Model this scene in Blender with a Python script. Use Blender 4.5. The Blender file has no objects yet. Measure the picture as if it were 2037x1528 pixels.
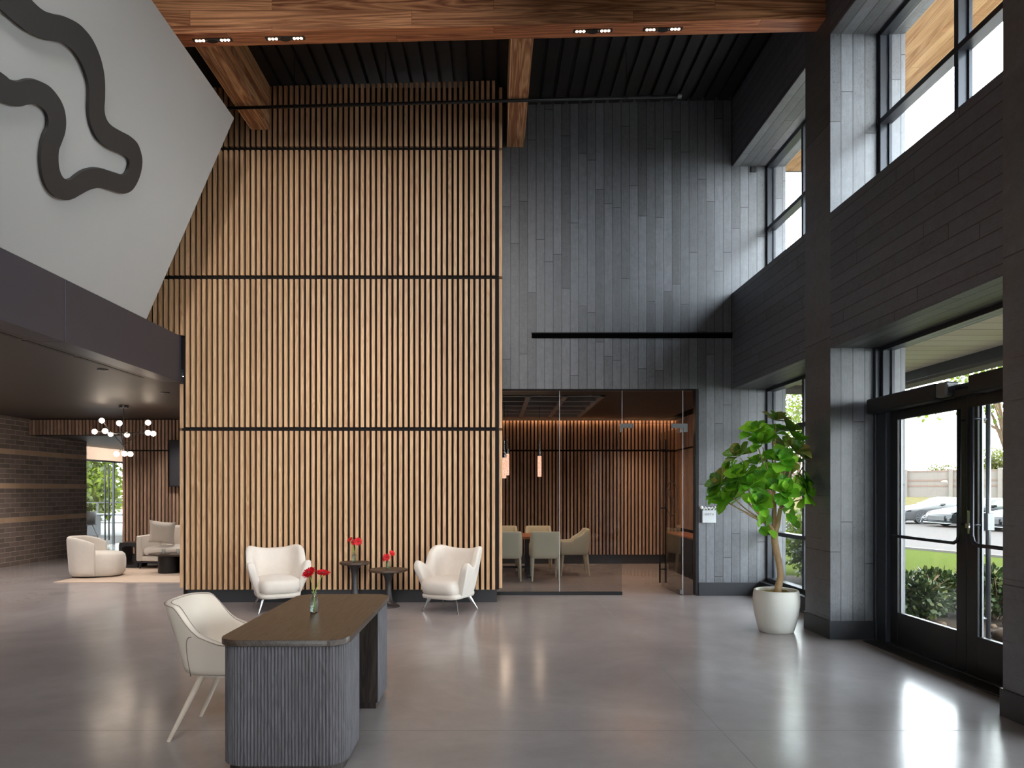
import bpy, bmesh, math, random
from mathutils import Vector, Matrix, noise
random.seed(7)
PI = math.pi
scene = bpy.context.scene
COL = scene.collection
F, CX, CY, H = 1390.0, 982.0, 974.0, 1.6      # focal length and optical axis in photo pixels, eye height in metres

# ------------------------------------------------------------------ camera
cam = bpy.data.cameras.new('camera'); camo = bpy.data.objects.new('camera', cam); COL.objects.link(camo)
cam.sensor_fit = 'HORIZONTAL'; cam.sensor_width = 36.0; cam.lens = 36.0 * F / 2037
cam.shift_x = (1018.5 - CX) / 2037; cam.shift_y = (CY - 764.0) / 2037
cam.clip_start = 0.05; cam.clip_end = 500
camo.location = (0, 0, H); camo.rotation_euler = (PI / 2, 0, 0)
scene.camera = camo

# ------------------------------------------------------------------ world, sun, exposure
world = bpy.data.worlds.new('sky'); scene.world = world; world.use_nodes = True
wn = world.node_tree.nodes; wl = world.node_tree.links; wn.clear()
wo = wn.new('ShaderNodeOutputWorld'); bg = wn.new('ShaderNodeBackground')
tc = wn.new('ShaderNodeTexCoord'); sp = wn.new('ShaderNodeSeparateXYZ'); cr = wn.new('ShaderNodeValToRGB')
cr.color_ramp.elements[0].position = 0.0; cr.color_ramp.elements[0].color = (0.93, 0.95, 0.98, 1)
cr.color_ramp.elements[1].position = 0.6; cr.color_ramp.elements[1].color = (0.80, 0.88, 1.0, 1)
wl.new(tc.outputs['Generated'], sp.inputs[0]); wl.new(sp.outputs['Z'], cr.inputs[0])
wl.new(cr.outputs[0], bg.inputs['Color']); bg.inputs['Strength'].default_value = 9.0
wl.new(bg.outputs[0], wo.inputs['Surface'])
def lamp(name, kind, loc, energy, color=(1, 1, 1), direction=None, **kw):
    l = bpy.data.lights.new(name, kind); o = bpy.data.objects.new(name, l); COL.objects.link(o)
    o.location = loc; l.energy = energy; l.color = color
    if direction is not None: o.rotation_euler = Vector(direction).to_track_quat('-Z', 'Y').to_euler()
    for k, v in kw.items(): setattr(l, k, v)
    return o
lamp('sun', 'SUN', (10, -10, 20), 3.5, (1, 0.93, 0.82), (-0.45, 0.55, -0.7), angle=0.02)
WARM = (1.0, 0.74, 0.52); SOFT = (1.0, 0.88, 0.78)
# unseen fill lamps added overhead to brighten the lobby
for lx in (-2.4, 0.3):
    for ly, tx, ty, tz in ((-3.5, -1.5, 5.0, 0), (0.6, -2.0, 9.9, .6), (3.2, -2.4, 9.9, 3.0)):
        lamp('lobby_fill', 'SPOT', (lx, ly, 6.88), 440, (1, .95, .91), (tx - lx * .4, ty - ly, tz - 6.88), spot_size=1.25, spot_blend=1.0, shadow_soft_size=.35)
# beam spots, then fill lamps added for lounge and meeting room
for lx in (-3.09, -2.29, 1.09, 1.86):
    lamp('beam_spot', 'SPOT', (lx, 7.68, 6.5), 90, SOFT, (.22 if lx < 0 else 0, 0.25, -1), spot_size=1.1, spot_blend=0.8, shadow_soft_size=0.08)
lamp('lounge_fill', 'SPOT', (-8.02, 13.9, 3.02), 50, SOFT, (0, 0, -1), spot_size=1.9, spot_blend=0.9, shadow_soft_size=0.05)  # added to brighten the lounge, no fixture here
for p in ((-5.2, 11.2), (-5.65, 11.0), (-6.9, 9.2), (-8.0, 11.2), (-9.2, 9.0), (-6.4, 14.2), (-9.3, 13.0)):  # mostly added fill without fixtures, one close to a downlight
    lamp('lounge_fill', 'SPOT', (p[0], p[1], 3.02), 70, (1.0, .93, .86), (0, 0, -1), spot_size=2.2, spot_blend=0.9, shadow_soft_size=0.06)
for p in ((-1.0, 12.6), (0.6, 13.2), (2.6, 12.4), (2.8, 14.0)):  # added ambient fill for the meeting room, no fixtures
    lamp('meeting_fill', 'SPOT', (p[0], p[1], 3.02), 48, WARM, (0, 0, -1), spot_size=2.2, spot_blend=0.9, shadow_soft_size=0.08)
vs = scene.view_settings
scene.display_settings.display_device = 'sRGB'
vs.view_transform = 'Standard'; vs.look = 'None'; vs.exposure = 0.95; vs.gamma = 1.0; vs.use_curve_mapping = False
scene.cycles.use_denoising = True
scene.cycles.max_bounces = 9; scene.cycles.diffuse_bounces = 5; scene.cycles.glossy_bounces = 5
scene.cycles.transparent_max_bounces = 16; scene.cycles.transmission_bounces = 8
scene.cycles.caustics_reflective = False; scene.cycles.caustics_refractive = False
scene.cycles.sample_clamp_indirect = 6.0

# ------------------------------------------------------------------ materials
MATS = {}
def rgb(r, g, b):
    f = lambda c: ((c / 255 + 0.055) / 1.055) ** 2.4 if c > 10 else c / 255 / 12.92
    return (f(r), f(g), f(b), 1)
class NT:
    def __init__(s, name):
        s.m = bpy.data.materials.new(name); s.m.use_nodes = True; s.t = s.m.node_tree; s.t.nodes.clear()
        s.out = s.n('ShaderNodeOutputMaterial')
    def n(s, kind, **kw):
        x = s.t.nodes.new(kind)
        for k, v in kw.items(): setattr(x, k, v)
        return x
    def l(s, a, b): s.t.links.new(a, b)
    def val(s, x, sock):
        if isinstance(x, (int, float, tuple)): sock.default_value = x
        else: s.l(x, sock)
    def math(s, op, a, b=0.0, c=0.0):
        x = s.n('ShaderNodeMath', operation=op); s.val(a, x.inputs[0]); s.val(b, x.inputs[1]); s.val(c, x.inputs[2]); return x.outputs[0]
    def mix(s, f, a, b, mode='MIX'):
        x = s.n('ShaderNodeMix', data_type='RGBA', blend_type=mode); s.val(f, x.inputs[0]); s.val(a, x.inputs[6]); s.val(b, x.inputs[7]); return x.outputs[2]
    def coord(s, kind='Object'): return s.n('ShaderNodeTexCoord').outputs[kind]
    def xyz(s, v): x = s.n('ShaderNodeSeparateXYZ'); s.l(v, x.inputs[0]); return x.outputs
    def vec(s, a, b, c): x = s.n('ShaderNodeCombineXYZ'); s.val(a, x.inputs[0]); s.val(b, x.inputs[1]); s.val(c, x.inputs[2]); return x.outputs[0]
    def scale(s, v, sc): x = s.n('ShaderNodeVectorMath', operation='MULTIPLY'); s.l(v, x.inputs[0]); x.inputs[1].default_value = sc; return x.outputs[0]
    def noise(s, v, sc, detail=4, rough=0.55, dist=0.0):
        x = s.n('ShaderNodeTexNoise'); s.l(v, x.inputs['Vector']); x.inputs['Scale'].default_value = sc; x.inputs['Detail'].default_value = detail
        x.inputs['Roughness'].default_value = rough; x.inputs['Distortion'].default_value = dist; return x.outputs[0]
    def ramp(s, f, *st):
        x = s.n('ShaderNodeValToRGB'); s.l(f, x.inputs[0]); e = x.color_ramp.elements
        while len(e) < len(st): e.new(0.5)
        for i, (p, c) in enumerate(st): e[i].position = p; e[i].color = c if isinstance(c, tuple) else (c, c, c, 1)
        return x.outputs[0]
    def bump(s, h, st=0.3, d=0.01, nrm=None):
        x = s.n('ShaderNodeBump'); s.l(h, x.inputs['Height']); x.inputs['Strength'].default_value = st; x.inputs['Distance'].default_value = d
        if nrm: s.l(nrm, x.inputs['Normal'])
        return x.outputs[0]
    def finish(s, color, rough=0.5, metal=0.0, nrm=None, spec=0.5, **kw):
        b = s.n('ShaderNodeBsdfPrincipled'); s.val(color, b.inputs['Base Color']); s.val(rough, b.inputs['Roughness'])
        b.inputs['Metallic'].default_value = metal; b.inputs['Specular IOR Level'].default_value = spec
        if nrm: s.l(nrm, b.inputs['Normal'])
        for k, v in kw.items(): s.val(v, b.inputs[k.replace('_', ' ')])
        s.l(b.outputs[0], s.out.inputs[0]); return s.m
def plain(name, c, rough=0.5, metal=0.0, spec=0.5, var=0.06, sc=30, bump=0.05, **kw):
    t = NT(name); v = t.coord(); n = t.noise(v, sc)
    col = t.mix(n, tuple(x * (1 - var) for x in c[:3]) + (1,), tuple(min(1, x * (1 + var)) for x in c[:3]) + (1,))
    return t.finish(col, rough, metal, t.bump(n, bump, 0.002), spec, **kw)
def emit(name, c, st):
    t = NT(name); e = t.n('ShaderNodeEmission'); e.inputs[0].default_value = c; e.inputs[1].default_value = st; t.l(e.outputs[0], t.out.inputs[0]); return t.m
def glass(name, tint=(1, 1, 1, 1), k=1.0, rough=0.0):
    t = NT(name); a = t.n('ShaderNodeBsdfTransparent'); a.inputs[0].default_value = tint
    g = t.n('ShaderNodeBsdfGlossy'); g.inputs['Roughness'].default_value = rough
    f = t.n('ShaderNodeLayerWeight'); f.inputs[0].default_value = 0.5
    fr = t.math('MULTIPLY_ADD', t.math('POWER', f.outputs['Facing'], 5.0), 0.94, 0.035)
    m = t.n('ShaderNodeMixShader'); t.l(t.math('MULTIPLY', fr, k), m.inputs[0]); t.l(a.outputs[0], m.inputs[1]); t.l(g.outputs[0], m.inputs[2])
    t.l(m.outputs[0], t.out.inputs[0]); return t.m
def concrete(name, along, across, base=(0.106, 0.111, 0.126), row=0.128, var=0.7):
    t = NT(name); o = t.xyz(t.coord()); a, b = o['XYZ'.index(along)], o['XYZ'.index(across)]
    ri = t.math('FLOOR', t.math('DIVIDE', b, row))
    w = t.n('ShaderNodeTexWhiteNoise', noise_dimensions='1D'); t.l(ri, w.inputs['W'])
    al = t.math('ADD', a, t.math('MULTIPLY', w.outputs[0], 7.0))
    br = t.n('ShaderNodeTexBrick'); br.offset = 0.0
    t.l(t.vec(al, b, 0.0), br.inputs['Vector'])
    for k, v in (('Scale', 1.0), ('Mortar Size', 0.0055), ('Mortar Smooth', 0.2), ('Bias', 0.0), ('Brick Width', 2.3), ('Row Height', row)): br.inputs[k].default_value = v
    br.inputs['Color1'].default_value = (0.0, 0, 0, 1); br.inputs['Color2'].default_value = (1, 1, 1, 1); br.inputs['Mortar'].default_value = (0.2, 0.2, 0.2, 1)
    fine = t.noise(t.vec(t.math('MULTIPLY', al, 3.0), t.math('MULTIPLY', b, 60.0), ri), 1.0, 6, 0.7)
    pn = t.noise(t.vec(t.math('MULTIPLY', al, 45.0), t.math('MULTIPLY', b, 90.0), o[0] if along != 'X' and across != 'X' else o[1]), 1.0, 5, 0.65)
    rgh = t.math('ADD', t.math('MULTIPLY', br.outputs['Color'], 0.12), 0.59)
    pit = t.math('GREATER_THAN', pn, rgh); mot = t.noise(t.coord(), 14, 6, 0.75)
    tone = t.math('MULTIPLY_ADD', br.outputs['Color'], var, 1.05 - var / 2)
    tone = t.math('MULTIPLY', tone, t.math('MULTIPLY_ADD', fine, 1.1, 0.45)); tone = t.math('MULTIPLY', tone, t.math('MULTIPLY_ADD', mot, 1.0, 0.5))
    col = t.mix(tone, (0, 0, 0, 1), base + (1,)); col.node.clamp_factor = False
    col = t.mix(t.math('MAXIMUM', br.outputs['Fac'], t.math('MULTIPLY', pit, 0.75)), col, (0.008, 0.008, 0.01, 1))
    hgt = t.math('SUBTRACT', t.math('MULTIPLY_ADD', fine, 0.35, t.math('MULTIPLY', br.outputs['Color'], 0.4)), t.math('ADD', br.outputs['Fac'], t.math('MULTIPLY', pit, 0.6)))
    return t.finish(col, t.math('MULTIPLY_ADD', fine, 0.2, 0.36), 0, t.bump(hgt, 0.4, 0.004), 0.9)
def wood(name, along, dark, light, scale=1.0, island=True, rough=0.45, plank=None, spec=0.4, figure=0.5, var=0.35):
    """along: grain axis; plank=(length, height, length axis, height axis)"""
    t = NT(name); co = t.coord(); o = t.xyz(co)
    k = {'X': (0.06, 1, 1), 'Y': (1, 0.06, 1), 'Z': (1, 1, 0.06)}[along]
    rnd = None
    if plank:
        br = t.n('ShaderNodeTexBrick'); br.offset = 0.37; br.offset_frequency = 2
        t.l(t.vec(o['XYZ'.index(plank[2])], t.math('ADD', o[0], t.math('MULTIPLY', o[2], 1.0)) if plank[3] == 'XZ' else o['XYZ'.index(plank[3])], 0.0), br.inputs['Vector'])
        for kk, v in (('Scale', 1.0), ('Mortar Size', 0.0015), ('Bias', 0.0), ('Brick Width', plank[0]), ('Row Height', plank[1])): br.inputs[kk].default_value = v
        br.inputs['Color1'].default_value = (0, 0, 0, 1); br.inputs['Color2'].default_value = (1, 1, 1, 1); rnd = br.outputs['Color']; gap = br.outputs['Fac']
    elif island: rnd = t.n('ShaderNodeNewGeometry').outputs['Random Per Island']
    off = t.n('ShaderNodeVectorMath', operation='ADD'); t.l(t.scale(co, tuple(x * scale for x in k)), off.inputs[0])
    if rnd: t.l(t.vec(t.math('MULTIPLY', rnd, 37.0), t.math('MULTIPLY', rnd, 11.0), t.math('MULTIPLY', rnd, 23.0)), off.inputs[1])
    v = off.outputs[0]
    big = t.noise(v, 9.0, 3, 0.5, 1.2)
    rings = t.math('FRACT', t.math('MULTIPLY', big, 9.0))
    rings = t.math('ABSOLUTE', t.math('MULTIPLY_ADD', rings, 2.0, -1.0))
    fine = t.noise(v, 90.0, 4, 0.7)
    f = t.math('ADD', t.math('MULTIPLY', rings, figure * 0.6), t.math('MULTIPLY', fine, 1 - figure * 0.5))
    if rnd: f = t.math('ADD', f, t.math('MULTIPLY_ADD', rnd, var, -var / 2))
    col = t.ramp(f, (0.15, dark + (1,)), (0.85, light + (1,)))
    if plank: col = t.mix(gap, col, tuple(x * 0.25 for x in dark) + (1,))
    return t.finish(col, t.math('MULTIPLY_ADD', fine, 0.2, rough - 0.1), 0, t.bump(fine, 0.12, 0.002), spec)
M = {}
M['conc_v'] = concrete('board_concrete_upright', 'Z', 'X')
M['conc_vy'] = concrete('board_concrete_upright_side', 'Z', 'Y')
M['conc_h'] = concrete('board_concrete_level', 'Y', 'Z', (0.088, 0.100, 0.128), var=0.25)
M['conc_s'] = concrete('board_concrete_soffit', 'Y', 'X')
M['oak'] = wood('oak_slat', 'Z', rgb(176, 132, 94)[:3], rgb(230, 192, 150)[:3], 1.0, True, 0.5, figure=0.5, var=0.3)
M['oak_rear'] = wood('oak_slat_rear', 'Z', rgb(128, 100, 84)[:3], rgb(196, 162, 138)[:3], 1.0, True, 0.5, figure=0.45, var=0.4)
M['slat_back'] = plain('slat_backing', rgb(30, 27, 27), 0.8, spec=0.2)
M['beam'] = wood('fir_beam_board', 'X', rgb(140, 84, 56)[:3], rgb(236, 172, 124)[:3], 0.55, False, 0.42, (2.4, 0.172, 'X', 'Z'), figure=0.9, var=0.35)
M['beam_under'] = wood('fir_beam_underside', 'X', rgb(150, 84, 56)[:3], rgb(232, 156, 108)[:3], 0.55, False, 0.42, (2.9, 0.12, 'X', 'Y'), figure=0.9, var=0.3)
M['rafter'] = wood('fir_rafter_board', 'Y', rgb(170, 112, 78)[:3], rgb(250, 208, 158)[:3], 0.55, False, 0.42, (30, 0.112, 'Y', 'XZ'), figure=0.9, var=0.6)
M['soffit_wood'] = wood('cedar_soffit', 'Y', rgb(130, 90, 56)[:3], rgb(176, 142, 104)[:3], 0.5, False, 0.5, (3.4, 0.14, 'Y', 'X'), figure=0.7, var=0.5)
M['deck'] = plain('black_roof_deck', rgb(34, 32, 33), 0.55, 0.2, bump=0.02)
M['steel_black'] = plain('black_painted_steel', rgb(30, 31, 34), 0.42, 0.3, bump=0.01)
M['frame'] = plain('charcoal_aluminium', rgb(50, 53, 60), 0.33, 0.35, bump=0.01)
M['base'] = plain('charcoal_base', rgb(46, 47, 51), 0.5, bump=0.02)
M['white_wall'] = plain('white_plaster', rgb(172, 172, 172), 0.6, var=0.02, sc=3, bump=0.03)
M['logo'] = plain('dark_bronze_letter', rgb(40, 38, 38), 0.6, bump=0.01)
M['glass'] = glass('clear_glass', (0.93, 0.96, 0.95, 1))
M['glass_dim'] = glass('smoked_partition_glass', (0.80, 0.81, 0.82, 1), 1.0)
M['chrome'] = plain('brushed_nickel', rgb(190, 190, 190), 0.25, 1.0, bump=0.01)
M['nickel'] = plain('dull_nickel', rgb(120, 122, 124), 0.4, 0.9, bump=0.01)
M['fabric'] = plain('ivory_velvet', rgb(214, 206, 197), 0.85, spec=0.25, var=0.05, sc=14, bump=0.15, Sheen_Weight=0.35)
M['leather'] = plain('cream_leather', rgb(214, 202, 188), 0.5, spec=0.35, var=0.03, sc=220, bump=0.12)
M['seam'] = plain('dark_piping', rgb(130, 116, 104), 0.6)
M['leg_cream'] = plain('cream_lacquer', rgb(205, 190, 174), 0.45)
M['sage'] = plain('sage_upholstery', rgb(208, 200, 176), 0.65, spec=0.3, var=0.04, sc=120, bump=0.12)
M['desk_top'] = wood('smoked_oak_top', 'Y', rgb(26, 21, 18)[:3], rgb(78, 64, 55)[:3], 1.0, False, 0.33, figure=0.7, spec=0.5)
M['desk_wood'] = wood('smoked_oak_upright', 'Z', rgb(42, 39, 41)[:3], rgb(106, 103, 108)[:3], 2.0, False, 0.5, figure=0.4)
M['desk_panel'] = wood('smoked_oak_panel', 'Z', rgb(26, 22, 22)[:3], rgb(64, 55, 50)[:3], 1.6, False, 0.5, figure=0.8)
M['table_metal'] = plain('gunmetal', rgb(78, 76, 78), 0.38, 0.75, bump=0.03)
M['table_top'] = wood('dark_table_top', 'X', rgb(50, 40, 34)[:3], rgb(88, 70, 58)[:3], 1.2, False, 0.45)
M['walnut'] = wood('walnut_top', 'X', rgb(120, 66, 40)[:3], rgb(190, 122, 80)[:3], 1.0, False, 0.35)
M['black_matte'] = plain('matte_black', rgb(22, 21, 23), 0.5, bump=0.01)
M['dark_metal_panel'] = plain('bronze_metal_panel', rgb(68, 68, 78), 0.38, 0.5, var=0.08, sc=2.5, bump=0.02)
M['lounge_ceiling'] = plain('dark_gloss_ceiling', rgb(70, 62, 57), 0.48, 0.1, sc=3, bump=0.02)
M['meeting_ceiling'] = plain('dark_meeting_ceiling', rgb(44, 41, 40), 0.5, sc=3, bump=0.02)
M['coffer'] = plain('grey_coffer', rgb(150, 146, 146), 0.6)
M['bone'] = plain('bone_ceramic', rgb(224, 222, 214), 0.65, sc=90, bump=0.12, var=0.05)
M['soil'] = plain('moss', rgb(128, 112, 40), 0.9, sc=60, var=0.5, bump=0.5)
M['bark'] = plain('pale_bark', rgb(190, 160, 122), 0.8, sc=25, var=0.25, bump=0.4)
M['bark_dark'] = plain('brown_bark', rgb(110, 88, 66), 0.85, sc=20, var=0.3, bump=0.5)
M['stem'] = plain('green_stem', rgb(150, 178, 70), 0.5)
M['bottle'] = glass('bottle_glass', (0.90, 0.94, 0.94, 1), 2.2, 0.02)
M['paint_white'] = plain('white_paint', rgb(232, 232, 232), 0.4)
M['plate'] = plain('sign_plate', rgb(206, 210, 214), 0.45, 0.2)
M['text_grey'] = plain('engraved_grey', rgb(120, 122, 126), 0.6)
M['slot'] = plain('slot_black', rgb(8, 8, 9), 0.95, spec=0.0, bump=0)
M['etch'] = plain('etched_vinyl', rgb(120, 122, 122), 0.7)
M['beige'] = plain('beige_plaster', rgb(206, 188, 172), 0.8, bump=0.02)
M['bulb'] = emit('warm_globe', (1.0, 0.80, 0.62, 1), 9.0)
M['led'] = emit('warm_led', (1.0, 0.62, 0.42, 1), 30.0)
M['pendant_glow'] = emit('bubbled_glass_glow', (1.0, 0.66, 0.45, 1), 2.6)
def petal_mat():
    t = NT('red_petal'); r = t.n('ShaderNodeNewGeometry').outputs['Random Per Island']
    return t.finish(t.ramp(r, (0, rgb(170, 10, 24)), (1, rgb(236, 30, 44))), 0.5, spec=0.3)
M['petal'] = petal_mat(); M['flower_eye'] = plain('flower_eye', rgb(120, 50, 44), 0.8, bump=0.4, sc=300)
def leaf_mat(name, c0, c1, c2, veins=0.0, trans=0.25, rough=0.4, glow=0.3, spec=0.3):
    t = NT(name); r = t.n('ShaderNodeNewGeometry').outputs['Random Per Island']
    col = t.ramp(r, (0, c0), (0.55, c1), (1, c2)); nrm = None
    if veins:
        uv = t.xyz(t.n('ShaderNodeUVMap').outputs[0])
        vx = t.math('ABSOLUTE', t.math('SUBTRACT', uv[0], 0.5))
        st = t.math('FRACT', t.math('MULTIPLY', t.math('SUBTRACT', uv[1], t.math('MULTIPLY', vx, 0.55)), 7.0))
        ln = t.math('LESS_THAN', st, 0.10); mid = t.math('LESS_THAN', vx, 0.02)
        m = t.math('MAXIMUM', ln, mid)
        col = t.mix(t.math('MULTIPLY', m, 0.55), col, rgb(176, 196, 96))
        nrm = t.bump(t.math('ABSOLUTE', t.math('SUBTRACT', st, 0.5)), 0.5, 0.006)
    b = t.n('ShaderNodeBsdfPrincipled'); t.l(col, b.inputs['Base Color']); b.inputs['Roughness'].default_value = rough
    if nrm: t.l(nrm, b.inputs['Normal'])
    tr = t.n('ShaderNodeBsdfTranslucent'); t.l(t.mix(glow, col, rgb(190, 220, 40)), tr.inputs[0]); b.inputs['Specular IOR Level'].default_value = spec
    mx = t.n('ShaderNodeMixShader'); mx.inputs[0].default_value = trans
    t.l(b.outputs[0], mx.inputs[1]); t.l(tr.outputs[0], mx.inputs[2]); t.l(mx.outputs[0], t.out.inputs[0]); return t.m
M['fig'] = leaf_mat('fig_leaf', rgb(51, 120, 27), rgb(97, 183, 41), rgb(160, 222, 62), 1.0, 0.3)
M['fig_dark'] = leaf_mat('fig_leaf_dark', rgb(40, 100, 36), rgb(84, 134, 52), rgb(144, 124, 72), 1.0, 0.2)  # darker, browner leaf colours for some of the clusters
M['shrub'] = leaf_mat('hedge_leaf', rgb(22, 34, 14), rgb(38, 54, 22), rgb(72, 76, 36), 0.0, 0.12, 0.5, 0.0, 0.2)
M['tree_leaf'] = leaf_mat('tree_leaf', rgb(36, 46, 16), rgb(57, 65, 24), rgb(79, 79, 40), trans=0.35)
M['dry_leaf'] = leaf_mat('far_tree_leaf', rgb(50, 43, 26), rgb(60, 54, 34), rgb(67, 61, 43))
M['conifer'] = leaf_mat('conifer_leaf', rgb(13, 24, 15), rgb(27, 37, 21), rgb(46, 54, 30))
M['lawn'] = plain('lawn_grass', rgb(54, 60, 28), 0.95, sc=9, var=0.4, bump=0.3, spec=0.0)
M['bank'] = plain('dry_grass_bank', rgb(74, 68, 46), 0.95, sc=1.2, var=0.3, bump=0.3, spec=0.0)
M['asphalt'] = plain('asphalt', rgb(54, 48, 44), 0.9, sc=2, var=0.1, spec=0.12)
M['curb'] = plain('concrete_curb', rgb(79, 75, 69), 0.8, spec=0.12)
M['rock'] = plain('tan_rock', rgb(71, 58, 47), 0.85, sc=14, var=0.3, bump=0.5, spec=0.12)
M['mulch'] = plain('mulch', rgb(41, 32, 24), 0.95, sc=40, var=0.5, bump=0.8, spec=0.12)
M['patio'] = plain('patio_concrete', rgb(96, 93, 87), 0.8)
M['rubber'] = plain('tyre_rubber', rgb(26, 26, 27), 0.7)
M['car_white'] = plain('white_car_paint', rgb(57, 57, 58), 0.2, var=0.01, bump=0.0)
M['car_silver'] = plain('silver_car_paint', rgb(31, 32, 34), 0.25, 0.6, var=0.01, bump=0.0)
M['car_glass'] = plain('car_window', rgb(86, 100, 78), 0.1, bump=0)
M['headlamp'] = plain('headlamp', rgb(60, 60, 66), 0.15, bump=0)
M['amber'] = plain('amber_marker', rgb(235, 120, 40), 0.3, bump=0)
M['beige_out'] = plain('beige_outdoor_render', rgb(87, 79, 72), 0.8, bump=0.02)
def cream_siding():
    t = NT('cream_siding_soffit'); o = t.xyz(t.coord()); f = t.math('FRACT', t.math('DIVIDE', o[1], 0.30))
    g = t.math('LESS_THAN', f, 0.05)
    w = t.n('ShaderNodeTexWhiteNoise', noise_dimensions='1D'); t.l(t.math('FLOOR', t.math('DIVIDE', o[1], 0.30)), w.inputs['W'])
    c = t.mix(w.outputs[0], rgb(236, 222, 210), rgb(246, 234, 224)); c = t.mix(g, c, rgb(150, 138, 130))
    return t.finish(c, 0.7, 0, t.bump(f, 0.3, 0.01))
M['plank_cream'] = cream_siding()
def brick_mat():
    t = NT('brown_utility_brick'); o = t.xyz(t.coord())
    z = t.math('DIVIDE', o[2], 0.1016); row = t.math('FLOOR', z)
    m = t.math('FLOORED_MODULO', t.math('SUBTRACT', row, 9.0), 7.0)
    band = t.math('MULTIPLY', t.math('LESS_THAN', m, 0.5), t.math('MULTIPLY', t.math('GREATER_THAN', row, 5.0), t.math('LESS_THAN', row, 25.0)))
    br = t.n('ShaderNodeTexBrick'); br.offset = 0.5; t.l(t.vec(o[1], o[2], 0.0), br.inputs['Vector'])
    for k, v in (('Scale', 1.0), ('Mortar Size', 0.005), ('Mortar Smooth', 0.2), ('Bias', 0.0), ('Brick Width', 0.3048), ('Row Height', 0.1016)): br.inputs[k].default_value = v
    br.inputs['Color1'].default_value = (0, 0, 0, 1); br.inputs['Color2'].default_value = (1, 1, 1, 1); br.inputs['Mortar'].default_value = (.5, .5, .5, 1)
    n = t.noise(t.coord(), 60, 5)
    a = t.mix(br.outputs['Color'], rgb(128, 114, 107), rgb(154, 137, 128)); b = t.mix(br.outputs['Color'], rgb(214, 176, 144), rgb(228, 192, 158))
    c = t.mix(band, a, b); c = t.mix(t.math('MULTIPLY', n, 0.25), c, (0.02, 0.015, 0.012, 1))
    c = t.mix(br.outputs['Fac'], c, rgb(206, 184, 164))
    return t.finish(c, 0.8, 0, t.bump(t.math('SUBTRACT', t.math('MULTIPLY', n, 0.3), br.outputs['Fac']), 0.5, 0.005), 0.3)
M['brick'] = brick_mat()
def floor_mat():
    t = NT('polished_concrete'); co = t.coord(); o = t.xyz(co)
    n1 = t.noise(co, 0.55, 6, 0.62, 0.4); n2 = t.noise(co, 5.0, 8, 0.7, 0.6); n3 = t.noise(co, 160, 2)
    c = t.ramp(n1, (0.3, rgb(146, 139, 139)), (0.55, rgb(166, 159, 159)), (0.75, rgb(182, 177, 177)))
    c = t.mix(t.math('MULTIPLY', n2, 0.45), c, rgb(130, 119, 117)); c = t.mix(t.math('MULTIPLY', n3, 0.12), c, rgb(60, 56, 54))
    j = None
    for ax, p in ((1, 4.64), (1, 7.72), (1, 10.8), (1, 1.56), (1, 13.9), (0, 1.51), (0, -6.1)):
        d = t.math('LESS_THAN', t.math('ABSOLUTE', t.math('SUBTRACT', o[ax], p)), 0.0035 if p != 7.72 else 0.0015)
        j = d if j is None else t.math('MAXIMUM', j, d)
    c = t.mix(t.math('MULTIPLY', j, 0.75), c, (0.03, 0.027, 0.026, 1))
    r = t.math('MULTIPLY_ADD', n2, 0.12, 0.13); r = t.math('ADD', r, t.math('MULTIPLY', j, 0.4))
    return t.finish(c, r, 0, t.bump(t.math('ADD', t.math('MULTIPLY', n2, 0.25), n1), 0.05, 0.01), 0.6)
M['floor'] = floor_mat()
def rug_mat():
    t = NT('beige_rug_wool'); co = t.coord(); o = t.xyz(co); n = t.noise(t.vec(t.math('MULTIPLY', o[0], 6.0), t.math('MULTIPLY', o[1], 60.0), 0.0), 1.0, 4); n2 = t.noise(co, 3, 4)
    c = t.mix(n, rgb(190, 168, 150), rgb(214, 196, 180)); c = t.mix(t.math('MULTIPLY', n2, 0.3), c, rgb(170, 146, 130))
    return t.finish(c, 0.95, 0, t.bump(n, 0.6, 0.006), 0.1)
M['rug'] = rug_mat()
def pendant_mat():
    t = NT('bubbled_pendant_glass'); v = t.n('ShaderNodeTexVoronoi'); t.l(t.coord(), v.inputs['Vector']); v.inputs['Scale'].default_value = 70
    e = t.n('ShaderNodeEmission'); t.l(t.ramp(v.outputs['Distance'], (0.1, (1.0, 0.82, 0.66, 1)), (0.6, (0.75, 0.34, 0.2, 1))), e.inputs[0]); e.inputs[1].default_value = 1.1
    t.l(e.outputs[0], t.out.inputs[0]); return t.m
M['pendant'] = pendant_mat()

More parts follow.
